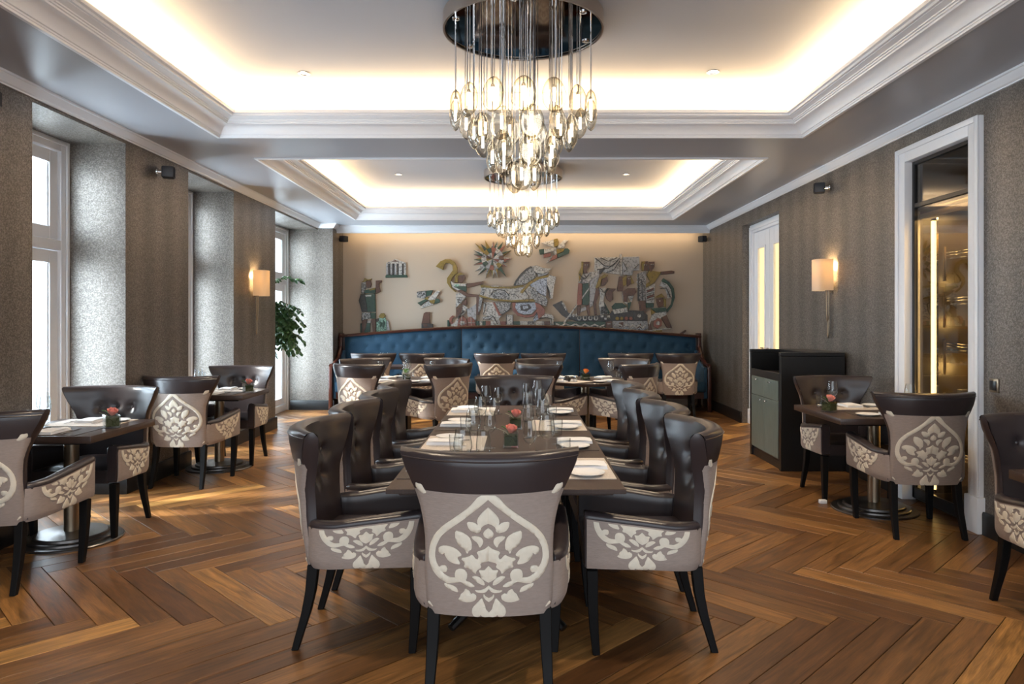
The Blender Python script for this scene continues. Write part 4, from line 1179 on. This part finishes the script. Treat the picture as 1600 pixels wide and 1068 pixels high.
for i, tp in enumerate(tips):
    a = math.atan2(tp[1]-sc_[1], tp[0]-sc_[0]); hw = .17; r = 165
    b1 = (sc_[0]+r*math.cos(a-hw), sc_[1]+r*math.sin(a-hw)); b2 = (sc_[0]+r*math.cos(a+hw), sc_[1]+r*math.sin(a+hw)); bm_ = (sc_[0]+r*.9*math.cos(a), sc_[1]+r*.9*math.sin(a))
    sun += [(cols[i % len(cols)], [bm_, b1, tp]), (cols[(i*5+2) % len(cols)], [bm_, tp, b2])]
NW = 14
for i in range(NW):
    a, b = 2*PI*i/NW+.1, 2*PI*(i+1)/NW+.1
    p = lambda r, t: (sc_[0]+r*math.cos(t), sc_[1]+r*math.sin(t))
    sun += [('wokrygwkogrwyb'[i], [p(95, a), p(168, a), p(168, b), p(95, b)]), ('rkwgywobkwrgwy'[i], [sc_, p(95, a), p(95, b)])]
relief('sun_relief', 'spiky ceramic sun of many coloured rays below the farther chandelier', 5, sun)
relief('high_bird_relief', 'ochre and white ceramic bird in flight beside the farther chandelier', 5,
 [('w', [(1090, 130), (1270, 85), (1278, 200), (1130, 150)]), ('o', [(1272, 80), (1330, 68), (1347, 120), (1335, 180), (1280, 196)]), ('w', [(1330, 190), (1420, 90), (1490, 95), (1440, 140), (1430, 205), (1340, 215)]),
  ('g', [(1055, 230), (1130, 220), (1130, 295), (1070, 306)]), ('w', [(1130, 225), (1250, 215), (1282, 250), (1130, 290)]), ('r', [(1120, 300), (1230, 280), (1225, 332), (1125, 356)]), ('w', [(1162, 432), (1240, 330), (1262, 320), (1200, 412)]),
  ('r', [(1262, 320), (1320, 300), (1326, 356), (1202, 412)]), ('o', [(1310, 230), (1430, 220), (1410, 262), (1320, 300)]), ('g', [(1430, 218), (1480, 215), (1507, 240), (1495, 286), (1330, 356), (1325, 305), (1415, 265)]), ('k', [(1240, 205), (1310, 200), (1320, 340), (1290, 320)])])
plank_b = [('w', R4(525, 925, 562, 978)), ('g', R4(564, 925, 600, 978)), ('r', R4(602, 928, 660, 978)), ('w', R4(662, 925, 720, 978)), ('g', R4(722, 925, 750, 978)), ('r', R4(752, 930, 845, 976)), ('w', R4(848, 925, 910, 976)), ('g', R4(912, 928, 1010, 974)), ('w', R4(1012, 925, 1100, 974)), ('k', R4(1102, 925, 1180, 974)), ('w', R4(1182, 925, 1300, 974)), ('b', R4(1302, 928, 1370, 974)), ('w', R4(1372, 925, 1415, 974))]
relief('chariot_relief', 'ceramic charioteer driving two white horses under an ochre swan neck', 2, plank_b+
 [('o', [(5, 275), (60, 215), (120, 190), (180, 190), (235, 225), (265, 290), (265, 355), (240, 365), (200, 420), (180, 470), (200, 530), (250, 570), (240, 582), (180, 530), (140, 470), (140, 415), (185, 355), (212, 320), (205, 260), (170, 235), (130, 235), (105, 260), (95, 317)]),
  ('o', [(230, 440), (250, 370), (300, 348), (347, 370), (275, 385), (268, 467), (230, 465)]), ('b', [(275, 385), (345, 375), (360, 410), (340, 445), (320, 472), (270, 470)]), ('w', [(262, 372), (330, 360), (342, 375), (268, 388)]),
  ('w', [(180, 440), (225, 475), (370, 478), (370, 540), (270, 562), (205, 522)]), ('g', [(215, 510), (370, 510), (372, 577), (330, 560), (280, 545)]), ('m', [(228, 490), (280, 486), (290, 510), (240, 518)]),
  ('b', [(375, 478), (470, 470), (570, 450), (574, 478), (470, 512), (378, 527)]), ('b', [(265, 562), (310, 545), (390, 600), (520, 612), (520, 635), (390, 638), (318, 610)]),
  ('w', [(245, 602), (300, 590), (370, 635), (270, 750), (245, 780)]), ('b', [(300, 740), (375, 650), (380, 732), (330, 732)]), ('b', [(248, 785), (330, 735), (300, 880), (246, 882)]), ('w', [(285, 870), (300, 765), (330, 725), (395, 770), (340, 850)]), ('y', [(380, 790), (490, 720), (490, 915), (385, 870)]),
  ('r', [(258, 992), (272, 915), (330, 863), (375, 900), (382, 990)]), ('r', [(385, 890), (430, 868), (467, 910), (487, 985), (388, 987)]), ('w', R4(300, 925, 350, 970)), ('d', R4(405, 935, 455, 955)), ('r', [(165, 935), (170, 890), (205, 858), (230, 875), (207, 895), (197, 930), (222, 950), (200, 975)]), ('w', [(180, 972), (240, 940), (282, 880), (262, 1000), (200, 987)]), ('g', R4(145, 915, 168, 990)), ('r', R4(145, 992, 258, 1010)), ('b', R4(490, 612, 525, 850)), ('g', R4(490, 925, 523, 982)),
  ('w', [(560, 880), (660, 860), (702, 853), (800, 853), (762, 900), (782, 972), (690, 972), (700, 920), (650, 903), (570, 905)]), ('w', [(850, 850), (922, 850), (926, 972), (850, 968)]),
  ('k', [(525, 620), (560, 543), (607, 543), (575, 620), (560, 700), (540, 800), (513, 820)]),
  ('w', [(545, 530), (700, 500), (860, 518), (1020, 520), (1100, 490), (1180, 560), (1202, 682), (920, 692), (700, 667), (570, 627)]), ('k', [(670, 602), (720, 568), (790, 558), (850, 578), (892, 640), (880, 672), (700, 662)]),
  ('w', [(580, 700), (722, 700), (762, 820), (770, 862), (640, 872), (573, 850)]), ('k', [(722, 703), (907, 703), (882, 800), (800, 852), (760, 820)]), ('r', [(688, 705), (712, 705), (772, 830), (797, 857), (758, 860), (718, 780)]),
  ('r', [(918, 705), (962, 705), (952, 760), (990, 830), (1070, 857), (1150, 852), (1210, 790), (1227, 800), (1180, 872), (1080, 887), (980, 862), (923, 800)]), ('s', [(960, 710), (1200, 705), (1207, 780), (1150, 840), (1060, 850), (990, 825), (955, 770)]), ('d', [(1010, 740), (1120, 722), (1150, 770), (1090, 812), (1020, 800)]), ('s', [(1040, 745), (1100, 738), (1115, 770), (1050, 790)]),
  ('r', [(1190, 705), (1250, 720), (1312, 790), (1302, 850), (1230, 900), (1215, 830)]), ('s', [(1215, 830), (1235, 902), (1180, 932), (1168, 900)]), ('w', [(1300, 830), (1390, 850), (1417, 880), (1412, 972), (1380, 972), (1370, 892), (1250, 882)]),
  ('k', [(940, 497), (990, 410), (1060, 330), (1150, 280), (1192, 330), (1202, 400), (1112, 465), (1050, 497)]), ('d', [(933, 497), (960, 440), (1020, 360), (1090, 298), (1140, 272), (1152, 290), (1095, 325), (1020, 400), (975, 460), (957, 502)]),
  ('w', [(1150, 270), (1210, 263), (1290, 293), (1387, 300), (1362, 330), (1280, 367), (1210, 357), (1180, 330)]), ('y', [(1215, 362), (1290, 367), (1362, 338), (1332, 372), (1230, 402)]), ('d', [(1235, 300), (1258, 296), (1262, 308), (1240, 312)]),
  ('s', [(1130, 490), (1240, 425), (1342, 405), (1332, 500), (1322, 632), (1250, 602), (1200, 560), (1150, 520)]), ('w', [(1365, 375), (1442, 400), (1417, 520), (1402, 662), (1368, 662), (1365, 570), (1330, 490), (1330, 420)]), ('k', [(1120, 540), (1170, 520), (1230, 602), (1322, 640), (1342, 690), (1322, 752), (1200, 702)]), ('d', [(1340, 452), (1358, 448), (1362, 466), (1344, 470)]),
  ('o', [(1008, 585), (1110, 468), (1230, 398), (1367, 373), (1372, 397), (1240, 427), (1130, 492), (1040, 597)]), ('o', [(540, 493), (690, 518), (900, 516), (1050, 498), (1057, 517), (920, 540), (690, 537), (545, 522)]), ('o', [(525, 613), (690, 658), (900, 678), (1170, 663), (1202, 692), (900, 698), (690, 678), (530, 637)])]
 +[('d', stroke(p_, w_)) for p_, w_ in (([(640, 905), (690, 870), (712, 905), (745, 965)], 9), ([(570, 905), (600, 880), (690, 862)], 8), ([(770, 862), (850, 810), (905, 770)], 10), ([(850, 850), (846, 968)], 6), ([(926, 850), (932, 968)], 6),
   ([(1240, 895), (1330, 880), (1385, 900), (1390, 970)], 8), ([(1170, 905), (1220, 840), (1290, 800)], 8), ([(1190, 330), (1212, 358), (1290, 362)], 7), ([(1240, 330), (1300, 325), (1370, 318)], 6), ([(660, 620), (690, 570), (760, 548), (830, 565), (885, 620)], 8), ([(560, 700), (600, 720), (590, 800), (570, 850)], 8),
   ([(1100, 700), (1200, 640), (1180, 570)], 7), ([(1325, 500), (1350, 560), (1372, 655)], 7), ([(940, 600), (1000, 650)], 7), ([(1060, 560), (1110, 620), (1120, 690)], 7), ([(275, 880), (340, 800)], 9), ([(255, 640), (340, 650)], 4), ([(258, 670), (320, 680)], 4), ([(258, 700), (300, 706)], 4))]
 +[('w', stroke(p_, 6)) for p_ in ([(318, 870), (318, 985)], [(275, 950), (380, 950)], [(428, 870), (432, 985)], [(390, 945), (480, 945)])]
 +[('o', stroke([(965+k*26, 470-k*38), (990+k*26, 440-k*36)], 9)) for k in range(0)])
import itertools
def disc(cx, cy, r, n=10, ry=None): return [(cx+r*math.cos(2*PI*i/n), cy+(ry or r)*math.sin(2*PI*i/n)) for i in range(n)]
ship = [('d', [(25, 685), (130, 635), (152, 690), (200, 770), (290, 810), (540, 800), (660, 790), (680, 755), (930, 745), (1040, 750), (1082, 800), (1082, 870), (620, 867), (300, 867), (200, 840), (130, 800)]),
 ('g', [(40, 870), (620, 867), (620, 972), (150, 917), (45, 907)]), ('y', [(690, 862), (1080, 862), (1092, 950), (960, 987), (800, 987), (690, 972)]),
 ('w', [(492, 155), (770, 150), (772, 345), (650, 332), (492, 302)]), ('y', [(805, 150), (990, 145), (992, 300), (920, 302), (910, 357), (805, 347)]), ('k', [(500, 165), (560, 240), (650, 270), (730, 210), (765, 165), (700, 300), (560, 280)]), ('w', [(772, 118), (797, 116), (802, 362), (780, 362)]),
 ('o', [(800, 188), (850, 240), (920, 245), (987, 163), (990, 202), (940, 252), (870, 267), (820, 242)]), ('o', [(818, 330), (850, 283), (912, 273), (922, 307), (860, 312), (837, 342)]),
 ('o', [(345, 203), (367, 203), (362, 330), (320, 432), (313, 330), (345, 260)]), ('b', [(360, 205), (437, 203), (432, 260), (402, 295), (412, 335), (370, 332), (350, 250)]), ('k', [(320, 332), (420, 335), (452, 400), (430, 440), (360, 447), (313, 440)]),
 ('y', [(440, 422), (547, 330), (512, 480), (472, 690), (440, 720), (330, 772), (340, 722), (430, 690)]), ('g', [(355, 450), (425, 440), (437, 640), (420, 687), (355, 682)]), ('r', [(313, 442), (355, 450), (350, 682), (295, 692), (303, 560)]), ('w', disc(333, 480, 18)), ('w', disc(330, 540, 18)), ('w', disc(326, 600, 18)),
 ('b', [(300, 700), (337, 695), (327, 797), (300, 797)]), ('b', [(390, 692), (435, 682), (442, 805), (420, 807)]), ('w', [(430, 320), (540, 308), (562, 330), (470, 390), (420, 442), (398, 420)]),
 ('d', [(540, 300), (600, 260), (614, 280), (560, 342), (540, 342)]), ('w', [(143, 882), (515, 368), (527, 376), (160, 892)]),
 ('o', [(500, 492), (545, 380), (600, 343), (642, 355), (625, 375), (570, 400), (555, 470), (520, 502)]), ('b', [(575, 400), (632, 368), (637, 420), (602, 467), (563, 470)]), ('b', [(500, 502), (540, 490), (547, 560), (510, 650), (517, 797), (493, 797), (478, 650)]), ('b', [(610, 562), (650, 500), (732, 505), (690, 540), (697, 620), (665, 652), (628, 620)]),
 ('w', [(545, 500), (620, 490), (607, 560), (590, 640), (610, 700), (545, 710), (540, 690), (555, 600)]), ('k', [(545, 710), (610, 702), (642, 782), (560, 797)]), ('g', [(598, 650), (662, 772), (642, 787)]),
 ('b', [(743, 500), (765, 370), (800, 363), (812, 490), (800, 532), (750, 532)]), ('o', [(800, 390), (850, 348), (842, 460), (810, 482)]), ('b', [(850, 380), (900, 368), (897, 450), (855, 482)]), ('o', [(890, 353), (932, 440), (897, 457)]),
 ('b', [(803, 532), (860, 500), (940, 498), (957, 540), (922, 582), (860, 582), (852, 652), (815, 652)]), ('w', [(798, 560), (822, 660), (857, 682), (860, 620)]), ('w', [(860, 592), (932, 570), (902, 652)]), ('g', [(858, 662), (902, 650), (870, 757)]),
 ('g', [(680, 702), (720, 663), (800, 663), (857, 702), (800, 722), (700, 737)]), ('w', [(690, 737), (850, 715), (862, 762), (710, 787)]), ('b', [(1018, 205), (1082, 198), (1087, 302), (1018, 307)]), ('o', [(1015, 203), (1050, 198), (1040, 300), (1015, 305)]), ('b', [(1093, 205), (1157, 203), (1157, 260), (1120, 322), (1093, 290)]),
 ('k', [(963, 340), (1060, 308), (1062, 632), (980, 642), (985, 520)]), ('w', disc(975, 380, 14)), ('w', disc(972, 430, 14)), ('w', disc(976, 480, 14)), ('w', [(1060, 500), (1162, 450), (1152, 662), (1065, 662)]), ('r', [(1075, 520), (1150, 490), (1146, 520), (1072, 550)]), ('r', [(1075, 590), (1150, 560), (1146, 590), (1072, 620)]),
 ('o', [(1070, 350), (1100, 300), (1160, 308), (1232, 320), (1160, 432), (1060, 497), (1053, 460), (1110, 420)]), ('b', [(1230, 315), (1350, 303), (1380, 312), (1377, 334), (1235, 347)]), ('g', [(1062, 664), (1152, 666), (1147, 712), (1065, 717)]), ('b', [(978, 642), (1055, 637), (1067, 762), (1040, 802), (990, 742)]),
 ('g', [(1235, 420), (1255, 388), (1320, 430), (1372, 500), (1384, 600), (1352, 702), (1300, 767), (1288, 745), (1340, 680), (1355, 600), (1340, 510), (1300, 450)]), ('w', [(1213, 470), (1235, 425), (1300, 455), (1342, 515), (1354, 600), (1310, 612), (1290, 530), (1260, 492)]),
 ('b', [(1175, 620), (1255, 605), (1252, 702), (1200, 712), (1183, 660)]), ('o', [(1158, 602), (1235, 558), (1277, 602)]), ('o', [(1258, 610), (1285, 620), (1285, 712), (1263, 702)]), ('g', [(1118, 720), (1285, 715), (1292, 752), (1180, 772)]), ('o', [(1118, 730), (1167, 767), (1123, 797)]),
 ('w', [(1130, 792), (1180, 770), (1290, 755), (1292, 792), (1240, 832), (1120, 862), (1088, 942), (1108, 862)]), ('b', [(1228, 822), (1290, 795), (1342, 910), (1352, 942), (1300, 942)]), ('r', [(1148, 870), (1190, 828), (1237, 850), (1237, 912), (1190, 947), (1148, 922)]), ('w', disc(1195, 888, 24)), ('b', [(1090, 900), (1115, 890), (1135, 960), (1095, 985)]),
 ('w', [(938, 987), (1330, 933), (1342, 950), (960, 997)]), ('o', [(1128, 975), (1240, 960), (1242, 1017), (1130, 1007)]), ('d', [(928, 750), (1040, 748), (1062, 830), (1000, 862), (928, 852)]), ('w', disc(985, 805, 22)), ('d', disc(985, 805, 12)),
 ('b', [(613, 870), (682, 865), (682, 962), (618, 967)]), ('b', [(763, 880), (812, 875), (807, 932), (765, 932)]), ('b', [(963, 932), (1000, 888), (1022, 942), (960, 967)])]
for k in range(7): ship.append(('w', disc(140+k*12, 668+k*22, 13)) if k < 4 else ('w', disc(225+(k-4)*32, 800, 13, ry=20)))
for k in range(4): ship.append(('w', disc(320+k*62, 832, 24, ry=26))); ship.append(('d', disc(320+k*62, 826, 14, ry=20)))
for k in range(4): ship.append(('r' if k > 1 else 'o', disc(742+k*50, 835, 20)))
for k in range(6): ship.append(('wd'[k % 2], R4(560+(k % 3)*34, 800+(k//3)*26, 592+(k % 3)*34, 824+(k//3)*26)))
for a, b, y in ((60, 600, 905), (700, 1060, 915)):      # wave bands
    xs = [a+i*(b-a)/10 for i in range(11)]
    ship.append(('w', [(x, y-14+(16 if i % 2 else -10)+(x-a)*.03) for i, x in enumerate(xs)]+[(x, y+6+(16 if i % 2 else -10)+(x-a)*.03) for i, x in reversed(list(enumerate(xs)))]))
    ship.append(('s' if a > 600 else 'y', [(x, y+20+(16 if i % 2 else -10)+(x-a)*.03) for i, x in enumerate(xs)]+[(x, y+34+(16 if i % 2 else -10)+(x-a)*.03) for i, x in reversed(list(enumerate(xs)))]))
for p_ in ([(500, 165), (600, 250), (690, 255), (765, 165)], [(520, 290), (640, 280), (740, 200)], [(620, 325), (700, 300), (768, 200)], [(560, 160), (640, 200), (740, 160)], [(810, 320), (850, 290), (810, 210)], [(930, 280), (985, 230)]):
    ship.append(('d', stroke(p_, 7)))
for k in range(5): ship.append(('d', stroke([(556, 715+k*16), (590, 705+k*16), (622, 718+k*16)], 6)))
for k in range(6): ship.append(('d', stroke([(1068, 525+k*22), (1110, 512+k*22), (1152, 505+k*22)], 6)))
for p_ in ([(320, 345), (380, 400), (430, 345)], [(555, 500), (595, 545), (640, 500)], [(975, 640), (975, 350)], [(1020, 630), (1015, 420)], [(1225, 500), (1290, 500), (1330, 600)]):
    ship.append(('d', stroke(p_, 8)))
for cx_, cy2 in ((385, 240), (412, 238), (1045, 240), (1068, 240), (1118, 235), (1140, 235), (885, 392), (866, 394), (1215, 640), (640, 895), (660, 895)): ship.append(('w', disc(cx_, cy2, 6, 6)))
relief('ship_relief', 'large ceramic sailing ship with standing figures and dark waves', 3, ship)
relief('plank_relief', 'pointed brown ceramic shard near the banquette rail, door end', 3, [('b', [(1385, 1036), (1500, 960), (1517, 970), (1445, 1040)])])

# ================================================================== service cabinet
sc0 = (2.425, 6.67); SX0, SX1, SY0, SY1, SH = 2.425, 3.02, 6.67, 7.57, 1.105
sv = empty('service_cabinet', (SX0, SY0, 0), 0, 'black service cabinet with grey-green doors below the sconce', 'cabinet')
wX, wY = SX1-SX0, SY1-SY0
GRN = P('grey_green_veneer', (0.125, 0.150, 0.132), 0.35, var=0.35, vscale=7, stretch=(1, 8, 1))
mb = MB()
mb.box(0, wX, 0, .05, 0, SH-.035); mb.box(0, wX, wY-.05, wY, 0, SH-.035)           # ends
mb.box(wX-.02, wX, .05, wY-.05, .08, SH); mb.box(.02, wX-.02, .05, wY-.05, .08, .10)
mb.box(.03, wX-.02, .05, wY-.05, .845, .885); mb.box(.0, .03, .05, wY-.05, .835, .905)
mb.box(.02, .06, .05, wY-.05, .0, .08)
mb.box(.0, .02, .05, .065, .08, .84); mb.box(.0, .02, wY-.065, wY-.05, .08, .84)
mb.build('carcass', BLACKW, sv, bevel=.002, seg=1)
mb = MB(); mb.box(-.004, wX, -.004, .054, SH-.034, SH); mb.box(-.004, wX, wY-.054, wY+.004, SH-.034, SH); mb.box(.30, wX, .054, wY-.054, SH-.034, SH)
mb.build('top_rim', BLACKW, sv, bevel=.003, seg=1)
ym_ = wY/2
for i, (a, b) in enumerate(((.067, ym_-.002), (ym_+.002, wY-.067))):
    for nm, z0, z1, kz in (('door', .105, .640, .612), ('drawer', .645, .833, .806)):
        d = MB().box(-.004, .018, a, b, z0, z1).build(nm, GRN, sv, bevel=.0015, seg=1)
        ky = ((b-.07) if i == 0 else (a+.07)) if nm == 'door' else (a+b)/2
        MB().box(-.030, -.004, ky-.018, ky+.018, kz-.006, kz+.006).build('knob' if nm == 'drawer' else 'handle', CHROME, d, bevel=.003, seg=1)

# ================================================================== wine cabinet behind glass
wc = empty('wine_cabinet', (XR, 5.23, 0), 0, 'tall built-in wine cabinet glowing gold behind glass', 'cabinet')
y0, y1 = C0+.012-5.23, C1-.012-5.23
DKI = P('cabinet_dark_lining', (0.020, 0.016, 0.013), 0.3)
GOLD = P('gold_back_panel', (0.42, 0.27, 0.08), 0.35, 0.6, var=0.3, vscale=6)
mb = MB(); D = .62
mb.box(.06, D, y0-.02, y0, 0, CT); mb.box(.06, D, y1, y1+.02, 0, CT); mb.box(.06, D, y0, y1, CT-.02, CT); mb.box(.06, D, y0, y1, 0, .05); mb.box(.06, D, y0, y1, 2.26, 2.30)
mb.build('lining', DKI, wc, smooth=False)
bx('back_panel', GOLD, D, D+.02, y0, y1, 0, CT, wc)
mb = MB()
for (a, b) in ((y0, y0+.035), (y1-.035, y1)): mb.box(.03, .06, a, b, .02, CT-.01)
mb.box(.03, .06, y0, y1, .02, .10); mb.box(.03, .06, y0+.035, y1-.035, 2.28, 2.315); mb.box(.03, .06, y0+.035, y1-.035, CT-.04, CT-.01)
mb.build('door_frame', P('black_frame', (0.008, 0.008, 0.009), 0.3), wc, bevel=.003, seg=1)
DG = thin_glass('tinted_door_glass', tint=(0.72, 0.66, 0.58), edge=(0.45, 0.42, 0.38), gloss=1.6)
bx('door_glass', DG, .043, .049, y0+.035, y1-.035, .10, 2.28, wc)
bx('top_glass', DG, .043, .049, y0+.035, y1-.035, 2.315, CT-.04, wc)
LED = emis('gold_led_strip', (1.0, .74, .30), 8.0)
bx('led_strip', LED, .085, .10, y1-.185, y1-.165, .12, 2.16, wc)
MB().box(.10, .115, y1-.21, y1-.14, .10, 2.18).build('led_channel', CHROME, wc)
mb = MB()
for z in (2.20,): mb.box(.075, .13, y0+.02, y1-.02, z, z+.03)
mb.build('head_rail', STEEL, wc)
for i, z in enumerate((.38, .80, 1.18, 1.52, 1.86)):
    mb = MB(); mb.box(.16, D-.01, y0+.004, y1-.22, z, z+.008)
    for q in range(2): mb.tube([(.16, y0+.01, z+.03+q*.02), (.16, y1-.23, z+.03+q*.02)], .004, 6)
    mb.build('glass_shelf', CHROME, wc, ang=30)
for zz in (.2, .6, 1.0, 1.35, 1.7): MB().box(.15, .165, y1-.225, y1-.210, zz, zz+.26).build('shelf_support', STEEL, wc)
a1 = area('cabinet_fill_light', (XR+.30, 5.20, 2.24), (.4, .5), (0, 0, 0), 26, (1, .70, .28))  # added area fill, strengthens the gold glow of the LED strip
for z_, e_ in ((.62, 7), (1.02, 7), (1.38, 5), (1.72, 3)):  # added point fills to brighten the shelves, no fixtures of their own
    d = bpy.data.lights.new('shelf_fill_light', 'POINT'); d.energy = e_; d.color = (1, .70, .26); d.shadow_soft_size = .02
    lo = bpy.data.objects.new('shelf_fill_light', d); COL.objects.link(lo); lo.location = (XR+.48, 5.30, z_)
BOT = P('gold_lit_bottle', (0.25, 0.17, 0.04), 0.15, 0.2)
bott = MB().lathe([(0, 0), (.036, 0), (.038, .006), (.038, .19), (.030, .22), (.014, .245), (.013, .30), (.015, .302), (.015, .315), (0, .316)], 20).mesh('wine_bottle'); bott.materials.append(BOT)
bowl = MB().lathe([(0, 0), (.035, 0), (.05, .02), (.062, .06), (.064, .085), (.060, .085), (.056, .05), (.03, .012), (0, .01)], 24, cap=False).mesh('white_bowl'); bowl.materials.append(CHINA)
for k, (me, nm, x, y, z, lab) in enumerate(((bott, 'wine_bottle', .30, -.12, 1.188, 'wine bottle on the middle shelf of the lit cabinet'), (bott, 'wine_bottle', .40, .02, .808, 'wine bottle on the lower shelf of lit cabinet'),
      (bowl, 'white_bowl', .26, -.05, 1.528, 'white bowl on the upper shelf of the lit cabinet'), (bowl, 'white_bowl', .24, .04, .808, 'white bowl on the lower shelf of the lit cabinet'), (bott, 'wine_bottle', .36, -.20, 1.868, 'wine bottle on the top shelf of lit cabinet'))):
    single(nm, me, (XR+x, 5.23+y, z), 0, lab, 'bottle' if 'bottle' in nm else 'bowl', None)

# switch, floor adapter
sw = empty('wall_switch', (XR, 4.60, .985), 0, 'square bronze wall switch beside the wine cabinet casing', 'switch')
bx('plate', BRONZE, -.010, 0, -.045, .045, -.045, .045, sw, bevel=.003)
bx('rocker', BLACKW, -.016, -.010, -.030, .030, -.030, .030, sw, bevel=.002)
ad = tag(MB().box(-.028, .028, -.018, .018, 0, .030).build('cable_adapter', CHINA, bevel=.005), 'small white cable adapter on the floor by the table base', 'adapter')
ad.location = (2.32, 5.50, 0)

# ================================================================== plant in the last window niche
pt = empty('potted_plant', (-3.47, 9.72, 0), 0, 'tall leafy plant half hidden behind the pier in the last niche', 'plant')
MB().lathe([(0, 0), (.095, 0), (.10, .01), (.12, .40), (.125, .42), (.11, .42), (.105, .36), (0, .35)], 32).build('pot', POT, pt)
rp = random.Random(5)
GLF = P('dark_green_leaf', (0.030, 0.085, 0.022), 0.4, var=0.4, vscale=8)
mbs = MB(); mbl = MB()
def add_leaf(p, d, L_, W_):
    d = Vector(d).normalized(); sd = d.cross(Vector((0, 0, 1)));
    if sd.length < .1: sd = Vector((1, 0, 0))
    sd.normalize(); sd = (sd+Vector((0, 0, rp.uniform(-.6, .6)))).normalized(); up = sd.cross(d); p = Vector(p)
    vs = [p, p+d*L_*.35+sd*W_/2-up*.004, p+d*L_*.35+up*.006, p+d*L_*.35-sd*W_/2-up*.004, p+d*L_*.72+sd*W_*.36-up*.01, p+d*L_*.72, p+d*L_*.72-sd*W_*.36-up*.01, p+d*L_-up*.02]
    mbl.add(vs, [(0, 1, 2), (0, 2, 3), (1, 4, 5, 2), (2, 5, 6, 3), (4, 7, 5), (5, 7, 6)])
def branch(pts, n, L_, W_):
    mbs.tube(pts, [.008, .006, .004, .003][:len(pts)] if len(pts) <= 4 else .005, 5)
    P_ = [Vector(p) for p in pts]; seg = len(P_)-1
    for i in range(n):
        t = (i+.5)/n; t = .12+.88*t; q = t*seg; k = min(seg-1, int(q)); f = q-k
        p = P_[k].lerp(P_[k+1], f); tan = (P_[k+1]-P_[k]).normalized()
        s = 1 if i % 2 else -1
        side = tan.cross(Vector((0, 0, 1))); side = side.normalized() if side.length > .1 else Vector((1, 0, 0))
        d = tan*.5+side*s*rp.uniform(.5, 1)+Vector((rp.uniform(-.3, .3), rp.uniform(-.3, .3), rp.uniform(-.5, .3)))
        add_leaf(p, d, L_*rp.uniform(.8, 1.2), W_*rp.uniform(.8, 1.2))
mbs.tube([(0, 0, .34), (.01, 0, .9), (-.01, .02, 1.5), (.02, 0, 1.95)], [.016, .014, .012, .008], 8)
branch([(.0, 0, 1.80), (.08, .02, 1.93), (.28, .05, 1.99), (.50, .06, 1.95)], 40, .09, .06)
for i in range(44):
    a = rp.uniform(-1.3, 1.3); z = rp.uniform(1.10, 1.70); r = rp.uniform(.25, .56)
    dx, dy = math.cos(a), max(-.40, math.sin(a)*.7)
    branch([(0, 0, z), (dx*r*.4, dy*r*.4, z+.05), (dx*r*.8, dy*r*.8, z-.02), (dx*r*1.02, dy*r*1.02, z-rp.uniform(.10, .24))], 20, .085, .052)
mbs.build('stem', P('plant_stem', (0.06, 0.07, 0.02), 0.7), pt)
fo = mbl.build('foliage', GLF, pt, ang=80); fo['kind'] = 'stuff'
